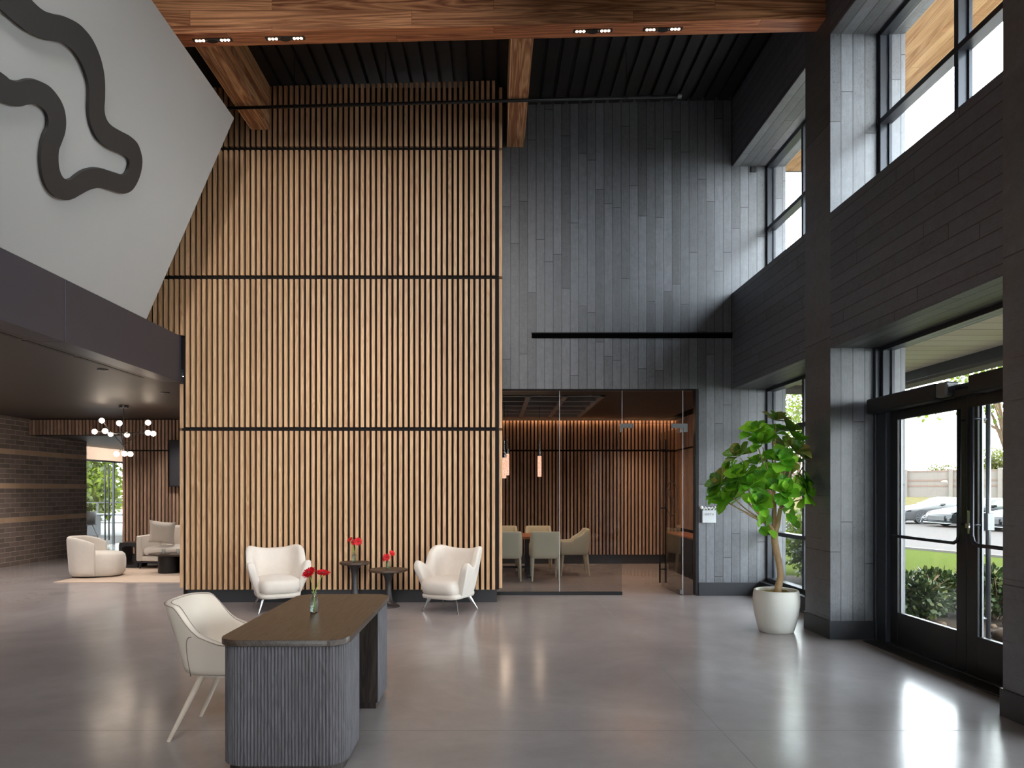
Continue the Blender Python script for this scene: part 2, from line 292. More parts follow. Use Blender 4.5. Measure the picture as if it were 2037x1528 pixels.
# ------------------------------------------------------------------ mesh helpers
class MB:
    def __init__(s): s.v = []; s.f = []; s.uv = {}
    def add(s, vs, fs):
        b = len(s.v); s.v += [tuple(p) for p in vs]; s.f += [tuple(b + i for i in f) for f in fs]; return s
    def box(s, x0, x1, y0, y1, z0, z1):
        return s.add([(x0, y0, z0), (x1, y0, z0), (x1, y1, z0), (x0, y1, z0), (x0, y0, z1), (x1, y0, z1), (x1, y1, z1), (x0, y1, z1)],
                     [(0, 3, 2, 1), (4, 5, 6, 7), (0, 1, 5, 4), (1, 2, 6, 5), (2, 3, 7, 6), (3, 0, 4, 7)])
    def prism(s, poly, fn, a, b):
        """poly: 2D outline, fn(u, v, t) -> point, extruded t from a to b"""
        n = len(poly); vs = [fn(u, v, a) for u, v in poly] + [fn(u, v, b) for u, v in poly]
        fs = [tuple(range(n))[::-1], tuple(range(n, 2 * n))] + [(i, (i + 1) % n, n + (i + 1) % n, n + i) for i in range(n)]
        return s.add(vs, fs)
    def loft(s, rings, cap=True, closed_path=False):
        n = len(rings[0]); vs = [p for r in rings for p in r]; fs = []
        m = len(rings)
        for k in range(m if closed_path else m - 1):
            a, b = k * n, ((k + 1) % m) * n
            fs += [(a + i, a + (i + 1) % n, b + (i + 1) % n, b + i) for i in range(n)]
        if cap and not closed_path: fs += [tuple(range(n))[::-1], tuple(range((m - 1) * n, m * n))]
        return s.add(vs, fs)
    def lathe(s, prof, c=(0, 0, 0), seg=24, sx=1.0, sy=1.0):
        return s.loft([[(c[0] + r * sx * math.cos(2 * PI * i / seg), c[1] + r * sy * math.sin(2 * PI * i / seg), c[2] + z) for i in range(seg)] for r, z in prof])
    def tube(s, pts, r, seg=10):
        pts = [Vector(p) for p in pts]; rs = r if isinstance(r, (list, tuple)) else [r] * len(pts); rings = []
        up = None
        for i, p in enumerate(pts):
            d = (pts[min(i + 1, len(pts) - 1)] - pts[max(i - 1, 0)]).normalized()
            if up is None: up = Vector((0, 0, 1)) if abs(d.z) < 0.9 else Vector((1, 0, 0))
            a = d.cross(up).normalized(); up = a.cross(d).normalized()
            rings.append([tuple(p + rs[i] * (math.cos(2 * PI * k / seg) * a + math.sin(2 * PI * k / seg) * up)) for k in range(seg)])
        return s.loft(rings)
    def ball(s, c, r, seg=16, sc=(1, 1, 1)):
        pr = [(max(1e-4, math.sin(PI * k / (seg // 2))) * r, -math.cos(PI * k / (seg // 2)) * r) for k in range(seg // 2 + 1)]
        return s.loft([[(c[0] + sc[0] * q * math.cos(2 * PI * i / seg), c[1] + sc[1] * q * math.sin(2 * PI * i / seg), c[2] + sc[2] * z) for i in range(seg)] for q, z in pr])
    def build(s, name, mat, parent=None, smooth=False, bevel=0.0, sub=0, loc=None, label=None, flat_angle=None, bseg=2):
        me = bpy.data.meshes.new(name); me.from_pydata(s.v, [], s.f); me.update()
        bm = bmesh.new(); bm.from_mesh(me); bmesh.ops.recalc_face_normals(bm, faces=bm.faces); bm.to_mesh(me); bm.free()
        if smooth:
            for p in me.polygons: p.use_smooth = True
        me.materials.append(mat)
        o = bpy.data.objects.new(name, me); COL.objects.link(o)
        if parent is not None: o.parent = parent
        if loc is not None: o.location = loc
        if bevel: md = o.modifiers.new('bevel', 'BEVEL'); md.width = bevel; md.segments = bseg; md.limit_method = 'ANGLE'; md.angle_limit = 0.6
        if sub: md = o.modifiers.new('sub', 'SUBSURF'); md.levels = sub; md.render_levels = sub
        if smooth and flat_angle:
            me.set_sharp_from_angle(angle=flat_angle)
        if label: o['label'] = label
        return o
def tag(o, label, cat, group=None):
    o['label'] = label; o['category'] = cat
    if group: o['group'] = group
    return o
def thing(name, label, cat, loc=(0, 0, 0), rz=0.0, group=None):
    o = bpy.data.objects.new(name, None); COL.objects.link(o); o.location = loc; o.rotation_euler = (0, 0, rz); o.empty_display_size = 0.1
    return tag(o, label, cat, group)
def st(o): o['kind'] = 'structure'; return o
def stuff(o): o['kind'] = 'stuff'; return o
def struct_root(name, loc=(0, 0, 0)):
    o = bpy.data.objects.new(name, None); COL.objects.link(o); o.location = loc; return st(o)
def dup(root, loc, rz=None, label=None, scale=None):
    r = root.copy(); COL.objects.link(r); r.location = loc
    if rz is not None: r.rotation_euler = (0, 0, rz)
    if label: r['label'] = label
    if scale: r.scale = (scale,) * 3
    for ch in list(root.children):
        c = ch.copy(); COL.objects.link(c); c.parent = r
        for g in list(ch.children):
            d = g.copy(); COL.objects.link(d); d.parent = c
    return r
def P(x, y, d): return Vector(((x - CX) * d / F, d, H + (CY - y) * d / F))
def squircle(w, d, n=28, p=0.5, cx=0, cy=0):
    out = []
    for i in range(n):
        a = 2 * PI * i / n; c, s = math.cos(a), math.sin(a)
        out.append((cx + w * math.copysign(abs(c) ** p, c), cy + d * math.copysign(abs(s) ** p, s)))
    return out
def roundrect(x0, x1, y0, y1, r, seg=8):
    out = []
    for cx, cy, a0 in ((x1 - r, y1 - r, 0), (x0 + r, y1 - r, 90), (x0 + r, y0 + r, 180), (x1 - r, y0 + r, 270)):
        out += [(cx + r * math.cos(math.radians(a0 + 90 * k / seg)), cy + r * math.sin(math.radians(a0 + 90 * k / seg))) for k in range(seg + 1)]
    return out
def cushion(mb, w, d, z0, z1, cx=0, cy=0, p=0.45, crown=0.02, n=32):
    zs = [(0.86, z0), (0.97, z0 + 0.12 * (z1 - z0)), (1.0, z0 + 0.4 * (z1 - z0)), (1.0, z0 + 0.7 * (z1 - z0)), (0.96, z0 + 0.9 * (z1 - z0)), (0.86, z1), (0.5, z1 + crown * 0.8), (0.12, z1 + crown)]
    return mb.loft([[(x, y, z) for x, y in squircle(w * k, d * k, n, p, cx, cy)] for k, z in zs])
def ushell(mb, W, D, L, top, bot, thick, yc=0.0, n=44, p=0.62, sb=0.55, smax=1.0, levels=4, dfront=0.0, warp=None):
    """wrap-round chair shell opening towards -Y; W, D, L: half width, back depth and arm length as functions of z fraction; top, bot, thick: functions of s in -1..1"""
    rings = []
    for i in range(n):
        s = -smax + 2 * smax * i / (n - 1); t, b, th = top(s), bot(s), thick(s)
        def pt(off, f):
            w, dd, l = W(f) - off, D(f) - off, L(f)
            if abs(s) < sb:
                a = s / sb * PI / 2
                return (w * math.copysign(abs(math.sin(a)) ** p, s), yc + dd * abs(math.cos(a)) ** p)
            return (math.copysign(w, s), yc - (abs(s) - sb) / (1 - sb) * (l + dfront))
        ring = []
        for k in range(levels + 1):
            f = k / levels * 0.96; x, y = pt(0, f); ring.append((x, y, b + (t - b) * f))
        x, y = pt(th * 0.25, 1); ring.append((x, y, t)); x, y = pt(th * 0.75, 1); ring.append((x, y, t))
        for k in range(levels, -1, -1):
            f = k / levels * 0.96; x, y = pt(th, f); ring.append((x, y, b + (t - b) * f))
        rings.append([warp(*q_) for q_ in ring] if warp else ring)
    return mb.loft(rings)

# ------------------------------------------------------------------ setting dimensions
XR, XG = 3.60, 4.13          # inner face of the thick right wall, glazing line
YB, YS = 10.53, 9.915         # concrete back wall, face of the slatted box
XF = -4.40                   # fascia of the lounge bulkhead
XBK = -10.02                 # brick wall
YN = -7.0                    # wall behind the viewer
def roof(x): return 7.386 + 0.0245 * x

st(MB().box(-11.2, 4.3, YN, 24, -0.2, 0).build('floor', M['floor']))
# roof deck: ribbed steel, gently pitched up to the right
mb = MB(); x = -12.0
while x < 4.2:
    a, b = x, x + 0.155; z = roof(x)
    mb.add([(a, YN, z), (b, YN, z + .0038), (b, YB + .3, z + .0038), (a, YB + .3, z), (b + .012, YN, z + .06), (x + .205, YN, z + .06), (b + .012, YB + .3, z + .06), (x + .205, YB + .3, z + .06)],
           [(0, 1, 2, 3), (1, 4, 6, 2), (4, 5, 7, 6)])
    x += 0.205
    mb.add([(x, YN, z + .06), (x, YN, roof(x)), (x, YB + .3, roof(x)), (x, YB + .3, z + .06)], [(0, 1, 2, 3)])
st(mb.build('ceiling', M['deck']))
st(MB().box(-12.5, 4.6, YN - .3, YB + .6, 7.62, 7.9).build('ceiling_roof', M['deck']))

# ---- back concrete wall with glazed opening and far jamb returns
mb = MB(); GX0, GX1, GZ = 0.0, 3.09, 3.117
mb.box(-0.5, GX1, YB, YB + .3, GZ, 7.62); mb.box(GX1, 4.40, YB, YB + .3, 0, 7.62)
st(mb.build('wall_back', M['conc_v']))
st(MB().box(GX1, 4.0, YB - .012, YB, 0, .2).build('baseboard_back', M['base'], bevel=.002))

# ---- thick right wall: piers, banded headers, openings with deep returns
bays = [(8.07, YB, 'far'), (4.94, 7.47, 'door'), (1.8, 4.34, 'near'), (-1.35, 1.2, 'behind'), (-4.5, -1.95, 'rear')]
ZS, ZT = 4.56, 6.475
mb = MB(); mv = MB(); sf = MB()
for (y0, y1, nm_) in bays:
    mb.box(XR, 4.40, y0, y1, GZ, ZS); mb.box(XR, 4.40, y0, y1, ZT if nm_ in ('far', 'door') else ZS, 7.62)
st(mb.build('wall_right', M['conc_h']))
piers = [(7.47, 8.07), (4.34, 4.94), (1.2, 1.8), (-1.95, -1.35), (YN, -4.5)]
for (a, b) in piers: mv.box(XR, 4.40, a, b, 0, 7.62)
st(mv.build('wall_right_pier', M['conc_v']))
for (y0, y1, _) in bays:
    for z in (GZ, ZT): sf.box(XR + .004, 4.34, y0, y1, z - .004, z)
    sf.box(XR + .004, 4.34, y0, y1, ZS, ZS + .004)
st(sf.build('wall_right_soffit', M['conc_s']))
mb = MB()
for (a, b) in piers: mb.box(XR - .014, XG - .01, a - .014, b + .014, 0, .196)
for (y0, y1, n) in bays:
    if n != 'door': mb.box(4.0, 4.3, y0, y1, 0, .217)
st(mb.build('baseboard_right', M['base'], bevel=.002))

# ---- windows of the right wall
def window(n, y0, y1, z0, z1, hbars, vbars, fw=.05, xg=4.16):
    r = struct_root('window_%d' % n, (xg, (y0 + y1) / 2, z0)); ox, oy, oz = r.location
    f = MB()
    def bx(a, b, c, d, e, g): f.box(a - ox, b - ox, c - oy, d - oy, e - oz, g - oz)
    xa, xb = xg - .055, xg + .07
    bx(xa, xb, y0, y0 + fw, z0, z1); bx(xa, xb, y1 - fw, y1, z0, z1); bx(xa, xb, y0 + fw, y1 - fw, z0, z0 + fw + .01); bx(xa, xb, y0 + fw, y1 - fw, z1 - fw, z1)
    for v in vbars: bx(xa, xb, v - .028, v + .028, z0 + fw, z1 - fw)
    for h in hbars: bx(xa - .004, xb - .004, y0 + fw, y1 - fw, h - .028, h + .028)
    f.build('window_frame', M['frame'], r, bevel=.004)
    g = MB(); g.box(.01, .022, y0 + fw - oy, y1 - fw - oy, fw, z1 - z0 - fw); g.build('pane', M['glass'], r)
    # inner stops stepping towards the glass
    s = MB()
    for (a, b) in zip([y0 + fw] + [v + .028 for v in vbars], [v - .028 for v in vbars] + [y1 - fw]):
        s.box(.028, .06, a - oy, a + .022 - oy, fw, z1 - z0 - fw); s.box(.028, .06, b - .022 - oy, b - oy, fw, z1 - z0 - fw)
    s.build('glazing_stop', M['frame'], r, bevel=.002)
    return r
for i, (y0, y1, n) in enumerate(bays):
    if n in ('far', 'door'): window(i + 1, y0, y1, ZS, ZT, [5.51], [(y0 + y1) / 2])
    if n != 'door': window(i + 11, y0, y1, .217, GZ, [.956, 1.68, 2.467], [(y0 + y1) / 2] if n != 'far' else [9.28])
window(21, 4.99, 7.42, 2.47, GZ, [], [])

# ---- entrance doors
def door(n, y0, y1, hinge_left, pull):
    r = struct_root('door_%d' % n, (XG, (y0 + y1) / 2, 0)); ox, oy, _ = r.location; f = MB()
    def bx(a, b, c, d, e, g): f.box(a - ox, b - ox, c - oy, d - oy, e, g)
    xa, xb = XG - .022, XG + .022
    bx(xa, xb, y0, y0 + .13, .02, 2.44); bx(xa, xb, y1 - .13, y1, .02, 2.44); bx(xa, xb, y0 + .13, y1 - .13, .02, .35); bx(xa, xb, y0 + .13, y1 - .13, 2.31, 2.44)
    f.build('door_frame', M['steel_black'], r, bevel=.004)
    MB().box(-.006, .006, y0 + .13 - oy, y1 - .13 - oy, .35, 2.31).build('pane', M['glass'], r)
    s = MB()
    for a in (y1 - .13 - .016, y0 + .13): s.box(.008, .022, a - oy, a + .016 - oy, .35, 2.31)
    s.build('glazing_stop', M['nickel'], r)
    yv = (y0 + .02 if hinge_left else y1 - .135) - oy; ye = (y1 - .12 if hinge_left else y0 + .12) - oy
    sg = 1 if ye > yv else -1
    pts = [(-.07, yv, 2.30), (-.07, yv, 1.21), (-.07, yv + sg * .02, 1.155), (-.07, yv + sg * .07, 1.13), (-.07, ye, 1.13)]
    h = MB(); h.tube(pts, .016, 10); h.tube([(-.07, yv, 2.2), (0, yv, 2.2)], .01, 8); h.tube([(-.07, ye, 1.13), (0, ye, 1.13)], .01, 8); h.tube([(-.07, yv, 1.3), (0, yv, 1.3)], .01, 8)
    h.build('door_handle', M['steel_black'] if pull else M['frame'], r, smooth=True)
    return r
door(1, 6.075, 7.24, True, True)
d2 = door(2, 4.99, 6.065, False, False)
mb = MB(); mb.tube([(.09, .435, .3), (.09, .435, 2.36)], .019, 12); mb.tube([(.09, .435, .5), (0, .435, .5)], .012, 8); mb.tube([(.09, .435, 2.2), (0, .435, 2.2)], .012, 8)
mb.build('pull_bar', M['nickel'], d2, smooth=True)
MB().box(.06, .12, .40, .465, 1.25, 1.40).build('lock_box', M['nickel'], d2, bevel=.004)
mb = MB(); mb.box(-.048, -.022, .47, .50, 1.22, 1.42); mb.box(-.075, -.022, .44, .485, 1.27, 1.31); mb.build('latch', M['chrome'], d2, bevel=.003)
mb = MB()
mb.box(XG - .06, XG + .06, 7.25, 7.47, 0, 2.47); mb.box(XG - .075, XG + .075, 7.42, 7.47, 0, GZ); mb.box(XG - .06, XG + .06, 4.94, 4.985, 0, GZ); mb.box(XG - .06, XG + .06, 4.98, 7.32, 2.445, 2.47)
mb.box(XG - .075, XG + .10, 4.98, 7.32, 0, .02)
st(mb.build('trim_door_frame', M['frame'], bevel=.004))
st(MB().box(XG - .24, XG - .076, 4.98, 7.36, 0, .012).build('trim_threshold', M['black_matte'], bevel=.003))
for lb, ya, yb in (('over the left leaf, with a grey sensor end', 6.24, 7.38), ('over the right leaf', 4.98, 5.80)):
    t = thing('door_operator', 'black door operator box %s' % lb, 'door operator', (3.98, (ya + yb) / 2, 2.40), 0, 'door operators above the entrance doors')
    MB().box(-.05, .088, -(yb - ya) / 2, (yb - ya) / 2, 0, .15).build('housing', M['steel_black'], t, bevel=.02, bseg=3)
    MB().box(-.04, .08, -(yb - ya) / 2 + .05, (yb - ya) / 2 - .05, -.004, .0).build('cover_strip', M['frame'], t)
st(MB().box(4.0, 4.069, 5.80, 6.24, 2.40, 2.46).build('trim_operator_bar', M['steel_black'], bevel=.004))
t = thing('motion_sensor', 'grey motion sensor at the end of the left door operator', 'sensor', (3.98, 6.16, 2.415))
MB().box(-.04, .08, -.07, .075, 0, .13).build('sensor_body', M['nickel'], t, bevel=.015, bseg=3)
MB().box(-.02, .06, -.074, -.068, .03, .10).build('sensor_lens', M['headlamp'], t)

# ---- slatted oak box in front of the concrete wall
PITCH, SWD = 0.07722, 0.0436
seams = [1.6 + (CY - v) * 9.86 / F for v in (853.5, 551, 294.5)]
def slats(mb, x0, n, yf, dep, z0, ztop, seamz, sh=.022, tilt=True, w=SWD, pitch=PITCH):
    for i in range(n):
        a = x0 + i * pitch; zs = [z0]
        for s in seamz: zs += [s - sh, s + sh]
        zs.append(ztop(a) if callable(ztop) else ztop)
        for k in range(0, len(zs), 2):
            if zs[k + 1] > zs[k]: mb.box(a, a + w, yf, yf + dep, zs[k], zs[k + 1])
    return mb
mb = MB(); mb.box(XF, .04, YS, YB + .02, 0, 7.3); mb.box(-8.5, XF, YS, YB + .02, 3.31, 7.2); st(mb.build('wall_slatted', M['slat_back']))
x_last = .02 - SWD
mb = slats(MB(), x_last - 56 * PITCH, 57, 9.865, .047, .187, lambda a: roof(a) - .01, seams, .027); st(mb.build('wall_slatted_battens', M['oak']))
mb = slats(MB(), x_last - 105 * PITCH, 49, 9.865, .047, 3.78, lambda a: roof(a) - .01, seams[1:], .027); st(mb.build('wall_slatted_battens_upper', M['oak']))
mb = MB()
for s in seams: mb.box(-8.4 if s > 4 else XF, .05, 9.90, YS, s - .014, s + .014)
mb.box(.022, .075, 9.88, 9.93, .187, 7.3)
st(mb.build('trim_slatted', M['slat_back']))
# slats on the end of the box, seen edge on
mb = MB(); zs = [.205]
for s in seams: zs += [s - .02, s + .02]
zs.append(7.3)
for k in range(0, 8, 2): mb.box(.078, .122, 9.90, 9.945, zs[k], zs[k + 1])
for k in range(0, 8, 2):
    for j in range(1, 7): mb.box(.062, .122, 9.90 + j * PITCH, 9.90 + j * PITCH + SWD, zs[k], zs[k + 1])
for k in range(0, 8, 2): mb.box(XF - .06, XF - .005, 9.93, 9.975, zs[k], min(zs[k + 1], 3.1)) if zs[k] < 3 else None
st(mb.build('wall_slatted_end', M['oak']))
mb = MB(); mb.box(.04, .062, 9.94, YB, .2, 7.3)
st(mb.build('trim_end_panel', M['slat_back']))
mb = MB(); mb.box(XF + .06, .045, YS - .006, YS, .0, .185); st(mb.build('baseboard_slatted', M['base']))

# ---- beam, rafters, pipe, lamps in the beam
def sheared(mb, x0, x1, y0, y1, z0, z1):
    f = lambda x: .0245 * x
    mb.add([(x0, y0, z0 + f(x0)), (x1, y0, z0 + f(x1)), (x1, y1, z0 + f(x1)), (x0, y1, z0 + f(x0)), (x0, y0, z1 + f(x0)), (x1, y0, z1 + f(x1)), (x1, y1, z1 + f(x1)), (x0, y1, z1 + f(x0))],
           [(0, 3, 2, 1), (4, 5, 6, 7), (0, 1, 5, 4), (1, 2, 6, 5), (2, 3, 7, 6), (3, 0, 4, 7)]); return mb
t = thing('timber_beam', 'big reddish timber beam crossing under the roof with recessed lights', 'beam', (0, 7.68, 6.62))
mb = MB(); sheared(mb, -8.5, 3.6, -.1125, .1125, .003, .755); mb.build('beam_face', M['beam'], t, bevel=.004)
mb = MB(); sheared(mb, -8.5, 3.6, -.112, .112, 0, .006); mb.build('beam_underside', M['beam_under'], t)
def rafter(x, label, y0, y1, zb, ye):
    t = thing('timber_rafter', label, 'rafter', (x, y0, zb), 0, 'timber rafters under the roof deck')
    o = MB().box(-.131, .131, 0, ye - y0, 0, roof(x) - zb - .006).build('rafter_beam', M['rafter'], t, bevel=.006); return t
rafter(-3.29, 'timber rafter above the slatted wall, left of the pair behind the beam', 7.80, YB, 6.67, 9.85)
rafter(.326, 'timber rafter ending at the black concrete wall, right of the slatted wall', 7.80, YB, 6.757, YB)
t = thing('sprinkler_pipe', 'thin dark pipe hung on rods in front of the slatted wall top', 'pipe', (-3.6, 9.2, 6.62))
def pz(x): return 6.715 + .0265 * x
mb = MB(); mb.tube([(-.1, 0, pz(-3.7) - 6.62), (6.05, 0, pz(2.45) - 6.62)], .021, 14); mb.build('pipe', M['steel_black'], t, smooth=True)
mb = MB(); mb.tube([(6.02, 0, pz(2.42) - 6.62), (6.07, 0, pz(2.47) - 6.62)], .032, 12); mb.build('end_cap', M['nickel'], t)
for x in (-2.62, -1.42, 1.745):
    h = MB().tube([(x + 3.6, 0, pz(x) - 6.62), (x + 3.6, 0, roof(x) - 6.62)], .005, 6); h.tube([(x + 3.6 - .02, 0, pz(x) - 6.62), (x + 3.6 + .02, 0, pz(x) - 6.62)], .027, 12); h.build('hanger', M['steel_black'], t)
lab = ['leftmost', 'second from left', 'third from left', 'rightmost']
for x, l in zip((-3.09, -2.29, 1.09, 1.86), lab):
    z = 6.62 + .0245 * x
    t = thing('recessed_light', 'twin row LED light recessed in the timber beam, %s' % l, 'light', (x, 7.68, z), 0, 'LED lights in the timber beam')
    t.rotation_euler = (0, -.0245, 0)
    MB().box(-.215, .215, -.028, .028, -.008, .004).build('light_frame', M['black_matte'], t, bevel=.002)
    MB().lathe([(.06, -.02), (.066, -.014), (.066, -.008)], seg=16, sy=.55).build('sensor_cover', M['black_matte'], t)
    for k in (-.175, -.137, -.099, .099, .137, .175): MB().lathe([(.013, -.012), (.014, -.008)], (k, 0, 0), 12).build('bulb', M['led'], t)

# ---- slot diffuser and sign on the concrete wall
t = thing('linear_diffuser', 'long black slot diffuser set across the dark concrete wall', 'diffuser', (.575, YB, 3.88))
MB().box(0, 3.02, -.012, -.001, 0, .075).build('slot', M['slot'], t)
MB().box(-.01, 3.03, -.02, -.001, .075, .088).build('diffuser_frame', M['steel_black'], t)
t = thing('wall_sign', 'small white wall sign reading SMITH on the board-marked wall', 'sign', (3.225, YB - .001, 1.10))
MB().box(-.115, .09, -.022, 0, 0, .215).build('sign_back', M['base'], t, bevel=.003)
MB().box(-.09, .115, -.034, -.022, .0, .19).build('sign_plate', M['plate'], t, bevel=.003)
mb = MB(); rr = random.Random(5); pr = None
for k in range(15):
    x = -.10 + k * .0145; z = .215 + .018 * math.sin(k * 1.9); mb.ball((x, -.03, z), .012 + .004 * rr.random(), 8)
mb.ball((-.10, -.03, .23), .026, 10); mb.build('scroll_ornament', M['paint_white'], t, smooth=True)
def to_mesh(o, name):
    bpy.context.view_layer.update(); me = bpy.data.meshes.new_from_object(o.evaluated_get(bpy.context.evaluated_depsgraph_get())); n = bpy.data.objects.new(name, me); COL.objects.link(n)
    n.parent = o.parent; n.location = o.location; n.rotation_euler = o.rotation_euler; bpy.data.objects.remove(o); return n
def text(body, size, loc, rot, mat, parent, name='lettering', ext=.001, align='CENTER'):
    cu = bpy.data.curves.new(name, 'FONT'); cu.body = body; cu.size = size; cu.extrude = ext; cu.align_x = align; cu.align_y = 'CENTER'; cu.space_character = 1.15
    cu.materials.append(mat); o = bpy.data.objects.new(name, cu); COL.objects.link(o); o.parent = parent; o.location = loc; o.rotation_euler = rot; return to_mesh(o, name + '_text')
text('SMITH', .045, (.012, -.036, .125), (PI / 2, 0, 0), M['text_grey'], t)

t = tag(MB().box(3.87, 3.95, YB - .03, YB - .001, 6.38, 6.46).build('wall_sensor', M['black_matte'], bevel=.004), 'tiny black sensor box high on the concrete wall beside the upper window', 'sensor')

# ---- lounge side: fascia, leaning white volume, ceiling, walls
mb = MB(); mb.box(XF - .25, XF, YN, 7.165, 3.115, 3.76); mb.box(XF - .25, XF, 7.175, 9.85, 3.115, 3.76)
st(mb.build('trim_fascia', M['dark_metal_panel'], bevel=.002))
mb = MB(); mb.box(XBK, XF - .25, YN, 15.1, 3.12, 3.2); mb.box(XF - .25, XF, 9.85, 15.1, 3.12, 3.2); mb.box(XF, XF + .2, YB + .03, 15.1, 3.12, 3.2)
st(mb.build('ceiling_lounge', M['lounge_ceiling']))
mb = MB(); mb.box(XBK, XF - .05, YN, 9.86, 3.2, 3.30); st(mb.build('ceiling_lounge_top', M['slat_back']))
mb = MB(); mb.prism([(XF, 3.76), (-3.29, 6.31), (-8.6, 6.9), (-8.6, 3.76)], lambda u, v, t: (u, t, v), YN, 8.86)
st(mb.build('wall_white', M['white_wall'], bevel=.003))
st(MB().box(-8.9, -8.6, YN, YB, 3.2, 7.5).build('wall_left_upper', M['slat_back']))
st(MB().box(XBK - .3, XBK, YN, 17.2, 0, 3.2).build('wall_left', M['brick']))
# raised emblem on the leaning white face
A = [(-200, -290), (60, -110), (160, 0), (220, 50), (280, 72), (340, 85), (400, 115), (440, 150), (480, 200), (515, 270), (540, 350), (552, 430), (553, 520), (550, 590), (562, 640), (590, 675), (640, 705), (690, 732), (730, 770), (750, 820), (758, 870), (750, 930), (730, 985), (700, 1028), (660, 1045), (620, 1038), (570, 1022), (520, 1013), (470, 1024), (420, 1050), (380, 1072), (340, 1079), (290, 1066), (250, 1030), (225, 985), (210, 930), (203, 860), (208, 790), (222, 730), (243, 680), (243, 630), (228, 595), (200, 570), (170, 558), (130, 560), (90, 570), (50, 568), (0, 550), (-130, 500), (-420, 380), (-560, 100), (-480, -180), (-232, -294)]
B = [(-215, -150), (-130, -50), (0, 58), (60, 110), (110, 150), (160, 180), (210, 203), (260, 213), (310, 222), (350, 243), (390, 280), (425, 335), (450, 395), (465, 460), (467, 520), (465, 590), (472, 650), (490, 705), (520, 755), (560, 790), (600, 812), (640, 828), (670, 845), (687, 870), (685, 905), (672, 935), (655, 945), (630, 938), (590, 925), (540, 910), (490, 907), (440, 920), (400, 945), (375, 965), (350, 970), (325, 955), (308, 920), (300, 870), (302, 810), (318, 765), (335, 715), (341, 660), (335, 600), (318, 550), (290, 505), (255, 465), (215, 440), (170, 425), (130, 425), (90, 435), (60, 432), (30, 420), (0, 395), (-130, 310), (-330, 230), (-400, 60), (-340, -110), (-242, -160)]
NW = Vector((2.55, 0, -1.11)).normalized()
def resample(pts, n):
    # Catmull-Rom through the traced points, evenly sampled
    out = []; q = [pts[0]] + pts + [pts[-1]]
    for i in range(1, len(q) - 2):
        for k in range(n):
            t = k / n; p0, p1, p2, p3 = (Vector(q[j]) for j in (i - 1, i, i + 1, i + 2))
            out.append(0.5 * (2 * p1 + (p2 - p0) * t + (2 * p0 - 5 * p1 + 4 * p2 - p3) * t * t + (3 * p1 - p0 - 3 * p2 + p3) * t ** 3))
    out.append(Vector(pts[-1])); L = [0]
    for a, b in zip(out, out[1:]): L.append(L[-1] + (b - a).length)
    return out, L
def on_wall(cx_, cy_):
    px, py = cx_ / 2.7286, cy_ / 2.7286; rx, rz = (px - CX) / F, (CY - py) / F
    d = (-(4.4) * 2.55 - 1.11 * (3.76 - 1.6)) / (rx * 2.55 - rz * 1.11)
    return Vector((rx * d, d, H + rz * d))
pa, _ = resample(A, 4); pb, _ = resample(B, 4)
org = on_wall(400, 700)
t = tag(bpy.data.objects.new('wall_emblem', None), 'dark wavy outline emblem raised on the leaning white wall', 'emblem'); COL.objects.link(t); t.location = org
poly = [on_wall(*p) - org for p in pa] + [on_wall(*p) - org for p in reversed(pb)]
me = bmesh.new()
vs0 = [me.verts.new(p + NW * .034) for p in poly]; fc = me.faces.new(vs0)
r = bmesh.ops.extrude_face_region(me, geom=[fc]); 
for v in [g for g in r['geom'] if isinstance(g, bmesh.types.BMVert)]: v.co -= NW * .033
bmesh.ops.recalc_face_normals(me, faces=me.faces)
bmesh.ops.triangulate(me, faces=[f for f in me.faces if len(f.verts) > 4])
mesh = bpy.data.meshes.new('emblem_body'); me.to_mesh(mesh); me.free(); mesh.materials.append(M['logo'])
o = bpy.data.objects.new('emblem_body', mesh); COL.objects.link(o); o.parent = t

# ceiling slots and downlights of the lounge
for a, b, l in ((5.6, 7.05, 'nearest'), (7.12, 7.92, 'middle'), (8.0, 9.5, 'farthest')):
    t = thing('slot_diffuser', 'black slot air diffuser in the lounge ceiling, %s of three' % l, 'diffuser', (-4.78, a, 3.12), 0, 'slot diffusers along the lounge ceiling edge')
    MB().box(-.03, .03, 0, b - a, -.004, -.0005).build('slot', M['black_matte'], t)
for x, y, l in ((-4.95, 8.85, 'near the bulkhead'), (-5.15, 10.95, 'near the slatted corner')):
    t = thing('downlight', 'round recessed downlight in the dark lounge ceiling %s' % l, 'light', (x, y, 3.12), 0, 'lounge ceiling downlights')
    MB().lathe([(.035, -.012), (.06, -.010), (.065, -.001)], seg=20).build('trim_ring', M['nickel'], t, smooth=True)
    MB().lathe([(.034, -.013), (.034, -.011)], seg=16).build('lens', M['black_matte'], t)
# lounge back wall of slats, running on behind as the meeting room's wall
YBK = 15.1
bs = [2.44]
mb = MB(); mb.box(XBK, -8.0, YBK, YBK + .25, 2.78, 3.5); mb.box(-8.0, 4.1, YBK, YBK + .25, 0, 3.5); st(mb.build('wall_rear_slatted', M['slat_back']))
n = 120
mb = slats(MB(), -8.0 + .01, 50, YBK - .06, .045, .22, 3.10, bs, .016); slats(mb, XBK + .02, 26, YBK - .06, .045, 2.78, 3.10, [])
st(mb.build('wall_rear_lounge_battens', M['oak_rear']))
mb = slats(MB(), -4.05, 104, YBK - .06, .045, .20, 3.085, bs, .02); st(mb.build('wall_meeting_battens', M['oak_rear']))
mb = MB(); mb.box(-8.0, -4.2, YBK - .035, YBK - .001, 2.43, 2.45); mb.box(-4.15, 3.95, YBK - .035, YBK - .001, 2.43, 2.45); st(mb.build('trim_rear', M['slat_back']))
st(MB().box(-8.0, 3.95, YBK - .012, YBK, 0, .2).build('baseboard_rear', M['base']))
